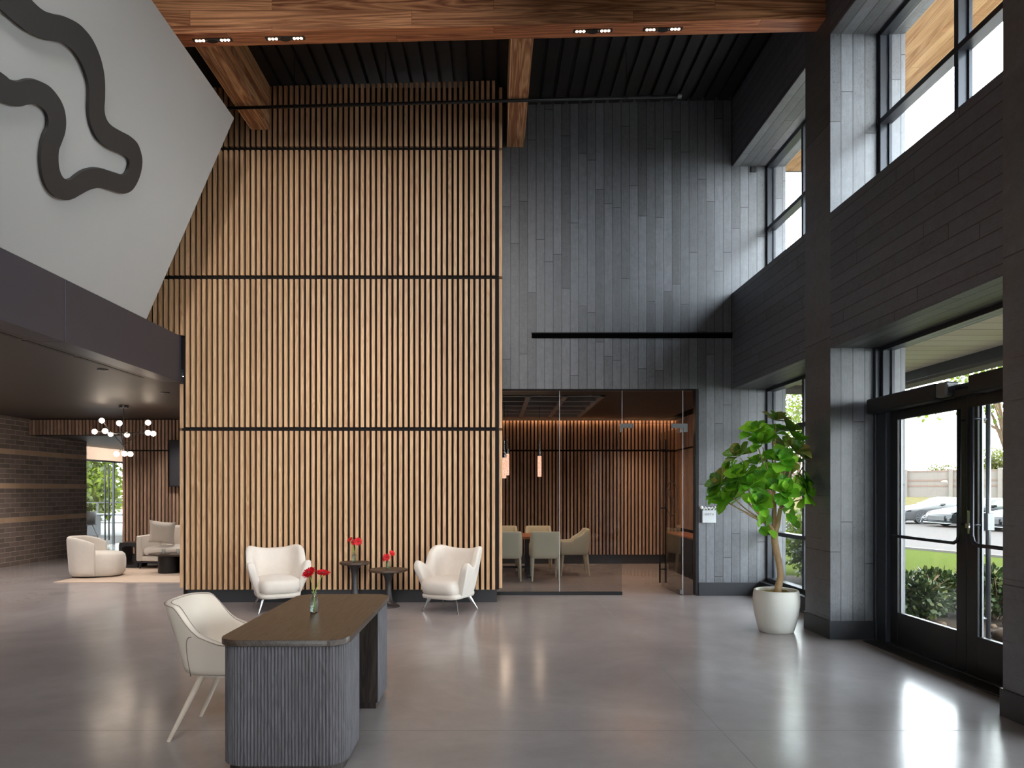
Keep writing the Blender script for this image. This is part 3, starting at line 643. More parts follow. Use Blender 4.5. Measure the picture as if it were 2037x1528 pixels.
st(MB().box(-4.4, -4.2, YB, YBK, 0, 3.2).build('wall_partition', M['slat_back']))
# cove strips
for (a, b, e) in ((-8.0, -4.42, 12), (-4.15, 3.9, 24)):
    lamp('cove_lamp', 'AREA', ((a + b) / 2, YBK - .10, 3.17), e, (1.0, .55, .28), (0, .22, -1), shape='RECTANGLE', size=b - a, size_y=.03)
lamp('cove_lamp', 'AREA', (3.78, 12.9, 3.17), 12, (1.0, .55, .28), (.22, 0, -1), shape='RECTANGLE', size=.03, size_y=4.0)

# ---- meeting room shell
mb = MB(); mb.box(-4.2, -.2, YB + .02, 11.28, 3.12, 3.2); mb.box(-.2, 1.8, YB + .3, 11.24, 3.12, 3.2); mb.box(1.8, 3.72, YB + .3, 14.98, 3.12, 3.2); mb.box(-4.2, 1.8, 14.5, 14.98, 3.12, 3.2)
mb.box(-4.2, 4.2, YB + .3, YBK + .2, 3.5, 3.6)
st(mb.build('ceiling_meeting', M['meeting_ceiling']))
mb = MB()
for k in range(6): mb.box(-4.2, 1.8, 11.24 + k * .64, 11.32 + k * .64, 3.10, 3.45)
for k in range(10): mb.box(1.72 - k * .6, 1.80 - k * .6, 11.24, 14.52, 3.10, 3.45)
st(mb.build('ceiling_coffer', M['coffer']))
st(MB().box(3.95, 4.2, YB + .3, YBK + .2, 0, 3.6).build('wall_meeting_right', M['slat_back']))
mb = MB()
for k in range(56):
    y = YB + .35 + k * PITCH
    if y < 14.98: mb.box(3.90, 3.945, y, y + SWD, .8, 2.42); mb.box(3.90, 3.945, y, y + SWD, 2.46, 3.085)
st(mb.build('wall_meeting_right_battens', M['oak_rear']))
# ---- glass front of the meeting room
YG = 10.61
def joint(x): return x
r = struct_root('window_31', (1.55, YG, 0)); 
for a, b in ((.05, .995), (1.003, 1.945)): MB().box(a - 1.55, b - 1.55, -.006, .006, .05, 3.10).build('pane', M['glass_dim'], r)
MB().box(1.953 - 1.55, 2.868 - 1.55, -.006, .006, 2.60, 3.10).build('pane', M['glass_dim'], r)
MB().box(2.876 - 1.55, 3.05 - 1.55, -.006, .006, .0, 3.10).build('pane', M['glass_dim'], r)
mb = MB(); mb.box(.05 - 1.55, 1.95 - 1.55, -.02, .02, 0, .05); mb.box(3.05 - 1.55, 3.09 - 1.55, -.075, .075, 0, 3.117); mb.box(.05 - 1.55, 3.05 - 1.55, -.02, .02, 3.10, 3.117)
mb.build('window_frame', M['steel_black'], r)
mb = MB()
for x in (.999, 1.949, 2.872): mb.box(x - 1.55 - .003, x - 1.55 + .003, -.007, .007, .05 if x < 1.9 else (2.6 if x < 2 else 0), 3.10)
mb.build('glass_edge', M['plate'], r)
mb = MB()
mb.box(1.915 - 1.55, 2.12 - 1.55, -.016, .016, 2.535, 2.60); mb.box(1.915 - 1.55, 1.95 - 1.55, -.016, .016, 2.47, 2.535)
mb.box(2.70 - 1.55, 2.94 - 1.55, -.016, .016, 2.535, 2.60); mb.box(2.88 - 1.55, 2.94 - 1.55, -.016, .016, 2.47, 2.535)
mb.build('patch_fitting', M['nickel'], r)
r = struct_root('door_31', (2.845, YG, 0)); r.rotation_euler = (0, 0, math.radians(-84))
# leaf runs along local -X from the hinge
MB().box(-.86, 0, -.006, .006, .012, 2.53).build('door_leaf', M['glass_dim'], r)
mb = MB()
for sy in (-.05, .05):
    mb.tube([(-.80, sy, .28 - .2), (-.80, sy, 2.42)], .0155, 10)
for z in (.3, 1.3, 2.25): mb.tube([(-.80, -.05, z), (-.80, .05, z)], .011, 8)
mb.build('door_handle', M['steel_black'], r, smooth=True)
mb = MB(); mb.box(-.14, 0, -.014, .014, .012, .075); mb.box(-.14, 0, -.014, .014, 2.47, 2.53); mb.build('patch_fitting', M['nickel'], r)
mb = MB()
def ring(mb, cx, cz, rx, rz, w, y, n=40):
    mb.loft([[((cx + (rx - (w if q in (1, 2) else 0)) * math.cos(2 * PI * i / n)), y + (.0006 if q in (0, 1) else -.0006), cz + (rz - (w if q in (1, 2) else 0)) * math.sin(2 * PI * i / n)) for q in range(4)] for i in range(n)], closed_path=True)
ring(mb, -.42, 1.46, .27, .28, .022, .008); ring(mb, -.52, 1.54, .055, .075, .02, .008); ring(mb, -.36, 1.40, .05, .08, .02, .008)
mb.box(-.44, -.42, .0074, .0086, 1.30, 1.50); mb.build('etched_emblem', M['etch'], r)

# ---- meeting room furniture
def tapered_leg(p0, p1, r0, r1, name, mat, parent, seg=10): return MB().tube([p0, p1], [r0, r1], seg).build(name, mat, parent, smooth=True, flat_angle=1.0)
def meeting_chair(label, loc, rz):
    t = thing('armchair', label, 'chair', loc, rz, 'sage meeting chairs')
    def top(s): a = abs(s); return .87 if a < .38 else (.87 - (a - .38) / .22 * .22 if a < .6 else .65 - (a - .6) * .02)
    mb = MB(); ushell(mb, lambda f: .265, lambda f: .235 + .03 * f, lambda f: .30, top, lambda s: .385, lambda s: .055, 0.03, 40, .3, .5, 1.0, 3)
    mb.build('backrest', M['sage'], t, smooth=True, sub=1)
    mb = MB(); cushion(mb, .22, .25, .385, .47, 0, -.03, .3, .02, 24); mb.build('seat', M['sage'], t, smooth=True)
    for sx in (-1, 1):
        tapered_leg((sx * .22, .22, .40), (sx * .235, .27, 0), .03, .016, 'leg', M['sage'], t); tapered_leg((sx * .22, -.22, .40), (sx * .225, -.25, 0), .03, .016, 'leg', M['sage'], t)
    return t
# rear chairs face the viewer, front chairs turn their backs
m1 = meeting_chair('sage chair with its back to the glass, at the right front of the meeting table', (.905, 12.42, 0), PI)
m1['group'] = 'sage meeting chairs'
dup(m1, (.235, 12.42, 0), PI, 'sage chair with its back to the glass, half behind the slatted corner')
dup(m1, (.90, 13.90, 0), 0, 'sage chair behind the meeting table, seen between the two front chairs')
dup(m1, (.22, 13.90, 0), 0, 'sage chair behind the meeting table, beside the slatted corner')
dup(m1, (1.50, 13.15, 0), -PI / 2, 'sage chair at the right head of the meeting table, seen side on')
t = thing('meeting_table', 'long walnut meeting table with dark frame legs behind the glass', 'table', (-.55, 13.15, 0))
MB().box(-1.75, 1.75, -.53, .53, .705, .75).build('tabletop', M['walnut'], t, bevel=.006)
for sx in (-1.2, 1.2):
    MB().box(sx - .05, sx + .05, -.40, -.32, .03, .705).build('leg', M['steel_black'], t, bevel=.004); MB().box(sx - .05, sx + .05, .32, .40, .03, .705).build('leg', M['steel_black'], t, bevel=.004)
    MB().box(sx - .05, sx + .05, -.5, .5, 0, .03).build('foot', M['steel_black'], t)
MB().box(-1.2, 1.2, -.03, .03, .12, .16).build('stretcher', M['steel_black'], t)
t = thing('credenza', 'long dark credenza with wooden top along the meeting room side', 'credenza', (3.7, 12.6, 0))
MB().box(-.17, .17, -1.5, 1.5, 0, .09).build('plinth', M['black_matte'], t)
MB().box(-.19, .17, -1.55, 1.55, .09, .72).build('body', M['black_matte'], t, bevel=.004)
MB().box(-.21, .175, -1.57, 1.57, .72, .75).build('top', M['walnut'], t, bevel=.003)
for k in range(5): MB().box(-.205, -.19, -1.53 + k * .615, -1.53 + k * .615 + .60, .11, .70).build('door', M['black_matte'], t, bevel=.003)
def pendant(x, y, z0, z1, label):
    t = thing('pendant_light', label, 'pendant light', (x, y, z0), 0, 'bubbled glass pendants in the meeting room')
    MB().lathe([(.001, 0), (.034, .002), (.036, .012), (.036, z1 - z0)], seg=18).build('glass_cylinder', M['pendant'], t, smooth=True, flat_angle=.8)
    MB().lathe([(.038, z1 - z0), (.038, z1 - z0 + .09), (.012, z1 - z0 + .10), (.012, z1 - z0 + .30)], seg=16).build('metal_cap', M['chrome'], t, smooth=True, flat_angle=.8)
    MB().tube([(0, 0, z1 - z0 + .3), (0, 0, 3.45 - z0)], .004, 6).build('stem', M['steel_black'], t)
    lamp('pendant_bulb', 'POINT', (x, y, z0 - .08), 2.0, WARM, shadow_soft_size=.05)
pendant(.86, 13.1, 1.84, 2.23, 'bubbled glass pendant hanging alone over the meeting table')
pendant(.26, 13.3, 1.87, 2.28, 'bubbled glass pendant behind the slatted corner, nearer and longer of two')
pendant(.19, 12.5, 1.80, 2.17, 'bubbled glass pendant tight against the slatted corner')

# ---- lounge furniture
st_r = tag(MB().box(-7.56, -4.45, 11.99, 14.6, 0, .012).build('rug', M['rug']), 'beige rug under the lounge seats on the concrete floor', 'rug')
t = thing('barrel_chair', 'cream barrel armchair with rounded back at the left of the rug', 'chair', (-7.35, 12.85, .012), 0)
t.rotation_euler = (0, 0, PI / 2 + .25)
mb = MB(); mb.lathe([(.30, .0), (.31, .02)], seg=24); mb.build('swivel_base', M['black_matte'], t)
def top(s): a = abs(s); return .74 - .02 * a if a < .5 else .73 - (a - .5) * .24
mb = MB(); ushell(mb, lambda f: .385 + .035 * f, lambda f: .36 + .05 * f, lambda f: .14, top, lambda s: .02, lambda s: .085, .02, 48, .85, .72, 1.0, 4)
mb.build('backrest', M['fabric'], t, smooth=True, sub=1)
mb = MB(); cushion(mb, .345, .42, .02, .43, 0, -.10, .72, .03, 40); mb.build('seat', M['fabric'], t, smooth=True)
# sofa
t = thing('sofa', 'cream sofa with dark base half hidden behind the slatted box', 'sofa', (-6.05, 14.45, .012))
mb = MB(); mb.box(-1.12, -1.0, -.45, .45, .15, .66); mb.build('armrest', M['fabric'], t, bevel=.03, smooth=True, bseg=4)
mb = MB(); mb.box(1.0, 1.12, -.45, .45, .15, .66); mb.build('armrest', M['fabric'], t, bevel=.03, smooth=True, bseg=4)
mb = MB(); mb.box(-1.0, 1.0, .32, .46, .15, .70); mb.build('backrest', M['fabric'], t, bevel=.03, smooth=True, bseg=4)
mb = MB(); mb.box(-1.0, 1.0, -.45, .32, .15, .25); mb.build('seat_base', M['fabric'], t, bevel=.02)
for a, b in ((-.995, -.005), (.005, .995)):
    mb = MB(); cushion(mb, (b - a) / 2, .38, .25, .43, (a + b) / 2, -.08, .22, .03); mb.build('seat_cushion', M['fabric'], t, smooth=True)
    mb = MB(); mb.box(a + .25 if a < -.5 else a, b, .16, .34, .42, .84); mb.build('back_cushion', M['fabric'], t, bevel=.06, smooth=True, bseg=4)
mb = MB(); mb.box(-1.1, 1.1, -.43, .43, .115, .15); mb.build('frame', M['frame'], t)
for sx in (-1.06, 1.06):
    for sy in (-.40, .40): tapered_leg((sx, sy, .12), (sx, sy, 0), .032, .02, 'leg', M['frame'], t, 4)
def pillow(loc, rot, label, w=.25):
    t = thing('throw_pillow', label, 'pillow', loc); t.rotation_euler = rot
    mb = MB(); N = 13
    g = lambda i: -1 + 2 * i / (N - 1)
    for sgn in (1, -1):
        vs = []; 
        for i in range(N):
            for j in range(N):
                u, v = g(i), g(j); pin = 1 - .08 * (1 - abs(u)) ** .7 * abs(v) ** 6 - .0; x = w * u * (1 - .09 * (1 - v * v)); z = w * v * (1 - .09 * (1 - u * u))
                vs.append((x, sgn * .085 * ((1 - u ** 4) * (1 - v ** 4)) ** .6 + .004 * math.sin(9 * u + 5 * v), z))
        fs = [(i * N + j, (i + 1) * N + j, (i + 1) * N + j + 1, i * N + j + 1) for i in range(N - 1) for j in range(N - 1)]
        mb.add(vs, fs)
    o = mb.build('pillow_cover', M['fabric'], t, smooth=True); return t
pillow((-6.70, 14.12, .735), (.35, .12, .25), 'cream throw pillow leaning in the left corner of the sofa')
t = thing('side_table', 'charcoal open box side table beside the sofa arm', 'table', (-7.40, 14.35, .012))
out = roundrect(-.19, .19, 0, .50, .03, 4); inn = roundrect(-.13, .13, .06, .44, .06, 4)
mb = MB(); mb.loft([[(x, -.2, z) for x, z in out], [(x, .2, z) for x, z in out], [(x, .2, z) for x, z in inn], [(x, -.2, z) for x, z in inn]], closed_path=True)
mb.build('box_frame', M['base'], t); MB().box(-.185, .185, -.195, .195, .495, .515).build('top', M['desk_top'], t, bevel=.004)
t = thing('coffee_table', 'dark rounded coffee table on thick column drums on the rug', 'table', (-5.85, 13.35, .012))
mb = MB(); pts = squircle(.72, .36, 44, .85)
mb.loft([[(x * k, y * k, z) for x, y in pts] for k, z in ((.93, .335), (1, .35), (1, .362), (.985, .372))]); mb.build('tabletop', M['desk_top'], t, smooth=True, flat_angle=.7)
for x, y in ((-.36, 0), (0, .08), (.36, 0)): MB().lathe([(.18, 0), (.185, .01), (.185, .335)], (x, y, 0), 28).build('drum_leg', M['black_matte'], t, smooth=True, flat_angle=.8)
def tumbler(loc, label):
    t = thing('candle_glass', label, 'glass', loc, 0, 'small glasses on the coffee table')
    MB().lathe([(.0005, .006), (.03, .006), (.031, .075), (.036, .078), (.036, .0), (.0005, .0)], seg=16).build('glass_body', M['bottle'], t, smooth=True, flat_angle=.8)
    MB().lathe([(.0005, .012), (.027, .012), (.027, .04), (.0005, .04)], seg=14).build('candle', M['paint_white'], t)
tumbler((-6.28, 13.30, .385), 'small clear glass near the left end of the coffee table'); tumbler((-6.02, 13.34, .385), 'small clear glass at the middle of the coffee table')
t = thing('magazine', 'thin brown magazine lying on the coffee table', 'magazine', (-6.2, 13.18, .385), .2); MB().box(-.08, .08, -.06, .06, 0, .008).build('cover', M['table_top'], t)
t = thing('television', 'black television on the lounge slats, half behind the slatted corner', 'television', (-6.2, YBK - .125, 1.66))
MB().box(-.75, .75, -.02, .03, 0, 1.0).build('body', M['black_matte'], t, bevel=.006); MB().box(-.73, .73, -.023, -.02, .02, .98).build('screen', M['headlamp'], t)
MB().box(-.2, .2, .03, .05, .35, .65).build('bracket', M['steel_black'], t)
# chandelier
hub = P(246, 880, 12.6)
t = thing('chandelier', 'branching chandelier with twelve glowing round globes over the lounge', 'chandelier', tuple(hub))
gl = {'a': (202.4, 836.8, .0), 'b': (237.3, 842, -.45), 'c': (294.5, 840.9, .0), 'd': (188.2, 858.8, .1), 'e': (209, 857.6, -.4), 'f': (220, 863.5, .45), 'g': (252.5, 865, .5), 'h': (294.2, 861, -.35), 'i': (305, 862.8, .1), 'j': (231.9, 903.2, .1), 'k': (247.6, 902.7, -.3), 'l': (259.3, 903.5, .05)}
gp = {k: P(v[0], v[1], 12.6 + v[2]) - hub for k, v in gl.items()}
for k, p in gp.items():
    MB().ball(p, .047, 16).build('globe', M['bulb'], t, smooth=True)
for a, b in (('a', 'l'), ('c', 'j'), ('d', 'i'), ('e', 'g'), ('f', 'h'), ('b', 'k')):
    pa_, pb_ = gp[a], gp[b]; MB().tube([pa_, pb_], .0065, 8).build('arm', M['table_metal'], t, smooth=True)
zc = 3.12 - hub.z
mb = MB().tube([(0, 0, -.05), (0, 0, zc)], .006, 8); mb.build('stem', M['steel_black'], t)
MB().lathe([(.001, zc - .05), (.075, zc - .05), (.078, zc - .045), (.078, zc - .001)], seg=24).build('canopy', M['table_metal'], t, smooth=True, flat_angle=.7)

# ---- glass door and terrace beyond the brick wall
XE = -11.1
r = struct_root('door_41', (XE, 20.4, 0))
MB().box(-.01, .01, -2.4, .0, .02, 2.42).build('pane', M['glass'], r); MB().box(-.01, .01, .02, 2.4, .02, 2.42).build('pane', M['glass'], r)
mb = MB(); mb.box(-.03, .03, -2.4, 2.4, 2.38, 2.43); mb.box(-.03, .03, -.02, .02, 0, 2.43); mb.build('door_frame', M['steel_black'], r)
mb = MB()
for y in (-.55, -.35): mb.tube([(.06, y, .15), (.06, y, 2.3)], .02, 8)
mb.build('door_handle', M['steel_black'], r)
mb = MB(); mb.box(XE - .15, XE, 17.2, 24, 2.43, 3.2); mb.box(XE - .15, XE, 22.8, 24, 0, 2.43); mb.box(XE - .15, -8, 23.9, 24.1, 0, 3.2); mb.box(XE - .15, XBK - .3, 16.9, 17.2, 0, 3.2)
st(mb.build('wall_corridor', M['beige']))
mb = MB(); mb.box(XE, -7.9, YBK + .25, 24, 2.78, 2.9); st(mb.build('ceiling_corridor', M['lounge_ceiling']))
st(MB().box(-8.0, -7.8, YBK + .25, 24, 0, 2.9).build('wall_corridor_right', M['slat_back']))
lamp('corridor_fill', 'SPOT', (-9.0, 20.0, 2.5), 160, SOFT, (-1, 0, -.1), spot_size=2.4, spot_blend=.8)  # fill lamp added to brighten the beige header
st(MB().box(-30, XE - .15, 10, 60, -.12, -.01).build('floor_terrace', M['patio']))
t = thing('terrace_railing', 'dark metal railing along the terrace outside the glass door', 'railing', (-17.0, 30, 0))
mb = MB()
for z in (.15, 1.02): mb.box(-5, 5, -.02, .02, z, z + .04)
mb.build('rail', M['steel_black'], t)
for k in range(7): MB().box(-4.9 + k * 1.62, -4.84 + k * 1.62, -.03, .03, 0, 1.06).build('post', M['steel_black'], t)
def terrace_chair(loc, rz, label):
    t = thing('patio_chair', label, 'chair', loc, rz, 'dark patio chairs on the terrace')
    mb = MB(); ushell(mb, lambda f: .27, lambda f: .2 + .1 * f, lambda f: .22, lambda s: .88 - .3 * max(0, abs(s) - .4), lambda s: .44, lambda s: .04, 0, 24, .6, .6, 1.0, 2); mb.build('seat', M['black_matte'], t, smooth=True)
    MB().box(-.24, .24, -.22, .2, .42, .46).build('seat_pad', M['black_matte'], t, bevel=.01)
    for sx in (-1, 1):
        for sy in (-1, 1): tapered_leg((sx * .15, sy * .12, .43), (sx * .25, sy * .26, 0), .015, .012, 'leg', M['black_matte'], t, 8)
    return t
c1 = terrace_chair((-13.6, 23.3, -.01), -1.9, 'dark patio chair turned sideways on the bright terrace')
dup(c1, (-14.2, 22.4, -.01), 2.6, 'dark patio chair beside the terrace railing at the left')
t = thing('patio_table', 'dark terrace table with draped base seen through the glass door', 'table', (-13.2, 24.4, -.01))
MB().box(-.9, .9, -.5, .5, .72, .76).build('tabletop', M['frame'], t)
for sx in (-.8, .8): MB().box(sx - .03, sx + .03, -.45, .45, 0, .72).build('leg', M['frame'], t)
t = thing('patio_umbrella', 'closed dark umbrella standing on the terrace by the table', 'umbrella', (-13.5, 26.2, -.01))
MB().lathe([(.25, 0), (.25, .06), (.03, .08), (.03, .3)], seg=16).build('base', M['black_matte'], t)
MB().lathe([(.20, .3), (.17, .9), (.12, 1.6), (.05, 2.3), (.01, 2.4)], seg=12).build('canopy', M['frame'], t, smooth=True)

# ------------------------------------------------------------------ reception desk
t = thing('reception_desk', 'dark oak desk with reeded drum pedestals and rounded top', 'desk', (-1.19, 4.755, 0))
X0, X1, Y0, Y1 = -.368, .368, -.862, .862
out = roundrect(X0, X1, Y0, Y1, .135, 12)
mb = MB(); mb.loft([[(x * k, y * (1 - (1 - k) * .43), z) for x, y in out] for k, z in ((.992, .722), (1, .726), (1, .755), (.994, .76))]); mb.build('tabletop', M['desk_top'], t, smooth=True, flat_angle=.5)
def reeded(outline_pts, pitch, depth, closed=True):
    # walk the outline, emit convex reeds
    pts = [Vector(p) for p in outline_pts]; pts.append(pts[0]); L = [0]
    for a, b in zip(pts, pts[1:]): L.append(L[-1] + (b - a).length)
    n = round(L[-1] / pitch); res = []
    def at(s):
        s = s % L[-1]
        for i in range(len(L) - 1):
            if s <= L[i + 1]:
                k = (s - L[i]) / max(1e-9, L[i + 1] - L[i]); d = (pts[i + 1] - pts[i]).normalized(); return pts[i].lerp(pts[i + 1], k), Vector((d.y, -d.x))
        return pts[-1], Vector((0, 1))
    for i in range(n):
        for q in (0.0, .12, .35, .65, .88):
            p, nn = at((i + q) / n * L[-1]); hgt = depth * (math.sin(PI * q) if q > 0 else 0)
            res.append(tuple(p + nn * (hgt - depth)))
    return res
def pedestal(y0, y1, round_front):
    o = roundrect(-.35, .35, y0, y1, .135, 10)
    # keep the inner face square
    pts = []
    for cx, cy, a0 in ((.35, None, None),): pass
    rr = .135; sg = []
    arc = lambda cx, cy, a0: [(cx + rr * math.cos(math.radians(a0 + 9 * k)), cy + rr * math.sin(math.radians(a0 + 9 * k))) for k in range(11)]
    if round_front: sg = [(.355, y1), (-.355, y1)] + arc(-.355 + rr, y0 + rr, 180) + arc(.355 - rr, y0 + rr, 270)
    else: sg = [(.355, y0)] + arc(.355 - rr, y1 - rr, 0) + arc(-.355 + rr, y1 - rr, 90) + [(-.355, y0)]
    r = reeded(sg, .0192, .006)
    MB().prism(r, lambda u, v, w: (u, v, w), .052, .722).build('pedestal', M['desk_wood'], t)
    yy = (y1 - .004, y1 + .012) if round_front else (y0 - .012, y0 + .004)
    MB().box(-.345, .345, yy[0], yy[1], .052, .722).build('inner_panel', M['desk_panel'], t)
    pl = [(x * .93, (y - (y0 + y1) / 2) * .92 + (y0 + y1) / 2) for x, y in sg]
    MB().prism(pl, lambda u, v, w: (u, v, w), 0, .055).build('plinth', M['desk_panel'], t)
pedestal(-.848, -.40, True); pedestal(.33, .848, False)

# desk chair
t = thing('desk_chair', 'cream leather tub chair with dark piping drawn up behind the desk', 'chair', (-1.70, 4.68, 0), PI / 2)
def top(s):
    a = abs(s)
    if a < .34: return .885 - .012 * (a / .34) ** 2
    if a < .60: k = (a - .34) / .26; return .873 - .235 * (3 * k * k - 2 * k ** 3)
    return .638 - .03 * (a - .60)
def Wd(f): return .250 + .075 * f
def Dd(f): return .285 + .125 * f ** 1.2
mb = MB(); ushell(mb, Wd, Dd, lambda f: .27, top, lambda s: .41 - .0 * s, lambda s: .05 - .015 * abs(s), .03, 60, .56, .56, 1.0, 5)
mb.build('backrest', M['leather'], t, smooth=True, sub=1)
# piping along the rim
def rim(f, off, dz):
    pts = []
    for i in range(61):
        s = -.98 + 1.96 * i / 60; w, dd = Wd(f) - off, Dd(f) - off
        if abs(s) < .56: a = s / .56 * PI / 2; x, y = w * math.copysign(abs(math.sin(a)) ** .56, s), .03 + dd * abs(math.cos(a)) ** .56
        else: x, y = math.copysign(w, s), .03 - (abs(s) - .56) / .44 * .27
        pts.append((x, y, top(s) + dz))
    return pts
MB().tube(rim(1, .004, -.012), .0022, 6).build('piping', M['seam'], t, smooth=True)
MB().tube(rim(1, .042, -.008), .0020, 6).build('piping', M['seam'], t, smooth=True)
for sx in (-1, 1):
    q = []
    for k in range(10):
        f = k / 9 * .80; s_ = .36 + .12 * (k / 9) ** 2; a = s_ / .56 * PI / 2; b0 = .41
        q.append((sx * (Wd(f) * math.sin(a) ** .56 + .0), .03 + Dd(f) * math.cos(a) ** .56 + .0005, b0 + (top(s_) - b0) * f))
    MB().tube(q, .0030, 6).build('side_seam', M['seam'], t, smooth=True)
mb = MB(); cushion(mb, .235, .265, .415, .485, 0, -.03, .5, .015, 36); mb.build('seat', M['leather'], t, smooth=True)
MB().prism(squircle(.235, .26, 32, .55, 0, -.02), lambda u, v, w: (u, v, w), .405, .42).build('seat_underside', M['leather'], t)
for sx in (-1, 1):
    tapered_leg((sx * .19, .17, .41), (sx * .245, .365, 0), .022, .012, 'leg', M['leg_cream'], t, 14); tapered_leg((sx * .19, -.22, .41), (sx * .235, -.30, 0), .022, .012, 'leg', M['leg_cream'], t, 14)

# ------------------------------------------------------------------ ivory lounge armchairs
def lounge_chair(label, loc, rz):
    t = thing('lounge_armchair', label, 'armchair', loc, rz, 'ivory armchairs by the slatted wall')
    def top(s):
        a = abs(s)
        if a < .36: return .80 + .045 * math.sin(PI / 2 * (a / .36)) ** 2
        if a < .44: return .845 - .01 * (a - .36) / .08
        if a < .62: k = (a - .44) / .18; return .835 - .245 * (3 * k * k - 2 * k ** 3)
        if a < .9: k = (a - .62) / .28; return .59 + .075 * (3 * k * k - 2 * k ** 3)
        return .665 - .10 * ((a - .9) / .1) ** 2
    def bot(s): return .19 + .04 * max(0, 1 - abs(s) / .5)
    def th(s): a = abs(s); return .11 - .02 * min(1, a / .5)
    def wp(x, y, z):
        k = max(0, min(1, (.22 - y) / .45)) * max(0, (z - .25) / .4); return (x * (1 + .10 * k), y, z)
    mb = MB(); ushell(mb, lambda f: .265 + .115 * f ** .85, lambda f: .22 + .13 * f, lambda f: .23 + .11 * f, top, bot, th, .05, 64, .62, .50, 1.0, 5, 0.0, wp)
    mb.build('backrest', M['fabric'], t, smooth=True, sub=1)
    mb = MB(); cushion(mb, .262, .33, .25, .43, 0, -.055, .42, .035, 36); mb.build('seat', M['fabric'], t, smooth=True)
    mb = MB(); cushion(mb, .275, .31, .185, .26, 0, -.04, .42, .0, 36); mb.build('seat_base', M['fabric'], t, smooth=True)
    for sx, sy in ((-1, -1), (1, -1), (-1, 1), (1, 1)):
        x, y = sx * .19, sy * .16 - .02; x2, y2 = sx * .27, sy * .26 + (-.0)
        n = Vector((x2 - x, y2 - y, 0)).normalized(); m = Vector((-n.y, n.x, 0))
        ring = lambda c, z, a, b: [tuple(Vector((c[0], c[1], z)) + n * a + m * 0), tuple(Vector((c[0], c[1], z)) + m * b), tuple(Vector((c[0], c[1], z)) - n * a), tuple(Vector((c[0], c[1], z)) - m * b)]
        MB().loft([ring((x, y), .20, .035, .012), ring((x2, y2), 0, .008, .006)]).build('leg', M['chrome'], t, bevel=.001)
    return t
la = lounge_chair('ivory velvet armchair right of the pedestal tables, angled towards the desk', (-.575, 9.26, 0), -math.radians(27))
dup(la, (-2.90, 9.34, 0), math.radians(27), 'ivory velvet armchair left of the pedestal tables, partly behind the desk')

# pedestal tables
def pedestal_table(label, loc, r, h):
    t = thing('pedestal_table', label, 'table', loc, 0, 'dark pedestal tables by the slatted wall')
    MB().lathe([(r * .2, h - .038), (r * .92, h - .034), (r, h - .024), (r, h - .012), (r * .985, h - .003), (r * .97, h), (r * .001, h)], seg=48).build('tabletop', M['table_top'], t, smooth=True, flat_angle=.5)
    MB().lathe([(.150, 0), (.155, .008), (.148, .018), (.11, .035), (.075, .07), (.055, .13), (.043, .22), (.040, h * .55), (.045, h - .17), (.06, h - .10), (.085, h - .055), (.10, h - .037)], seg=36).build('pedestal', M['table_metal'], t, smooth=True, flat_angle=.9)
pedestal_table('taller small pedestal table with a vase of three red flowers', (-1.93, 9.70, 0), .208, .597)
pedestal_table('lower wider pedestal table right of the taller one', (-1.44, 9.55, 0), .263, .515)

# bottles and gerberas
def gerbera(mb_p, mb_e, c, nrm, r):
    nrm = Vector(nrm).normalized(); a = nrm.cross(Vector((0, 0, 1)) if abs(nrm.z) < .9 else Vector((1, 0, 0))).normalized(); b = nrm.cross(a)
    for layer, (rr, nn, lift) in enumerate(((r, 22, .10), (r * .82, 20, .28), (r * .55, 16, .5))):
        for k in range(nn):
            an = 2 * PI * (k + layer * .5) / nn + random.uniform(-.08, .08); d = a * math.cos(an) + b * math.sin(an); s = d.cross(nrm)
            R = rr * random.uniform(.92, 1.05); l = lift + random.uniform(-.05, .08)
            p = [Vector(c) + d * (R * u) + nrm * (R * l * u * (1.1 - .35 * u)) + s * (w * r) for u, w in ((.15, -.05), (.55, -.10), (.9, -.075), (1, 0), (.9, .075), (.55, .10), (.15, .05))]
            mb_p.add(p, [tuple(range(7))])
    mb_e.ball(Vector(c) + nrm * r * .12, r * .22, 12, (1, 1, .6))
def vase(label, loc, flowers, fl, group=None, w=.029, h=.112):
    t = thing('glass_bottle', label, 'vase', loc, .3, 'clear bottle vases')
    MB().lathe([(.0005, .004), (w - .003, .004), (w - .0015, .01), (w - .0015, h - .012), (w * .45, h), (w * .36, h + .006), (w * .36, h + .022), (w * .62, h + .026), (w * .62, h + .032), (w * .5, h + .032), (w * .42, h), (w, h - .012), (w, .006), (w - .003, 0), (.0005, 0)], seg=24).build('bottle_body', M['bottle'], t, smooth=True, flat_angle=.7)
    for i, (dx, dy, dz, nrm, r) in enumerate(flowers):
        f = thing('gerbera_flower', fl[i], 'flower', loc, 0, 'red gerberas')
        mb = MB(); a = Vector((random.uniform(-.01, .01) * w / .029, random.uniform(-.01, .01), .012)); nk = Vector((dx * .05, dy * .05, h + .02)); e = Vector((dx, dy, dz))
        a = Vector((-dx * .12, -dy * .1, .012)); pts = [a.lerp(nk, k / 4) for k in range(4)] + [nk.lerp(e, k / 5) + Vector((0, 0, .006 * math.sin(PI * k / 5))) for k in range(6)]
        mb.tube(pts, .0026, 8).build('stem', M['stem'], f, smooth=True)
        mp, me_ = MB(), MB(); gerbera(mp, me_, e, nrm, r); mp.build('petals', M['petal'], f); me_.build('flower_centre', M['flower_eye'], f, smooth=True)
        f.location = loc
vase('clear bottle vase standing on the dark desk with two red gerberas', (-1.222, 4.76, .76), [(-.036, .0, .272, (-.35, -.55, .75), .056), (.055, .02, .268, (.15, -.30, 1), .054)],
     ['red gerbera in the desk vase, left one, tilted left', 'red gerbera in the desk vase, right one, facing up'])
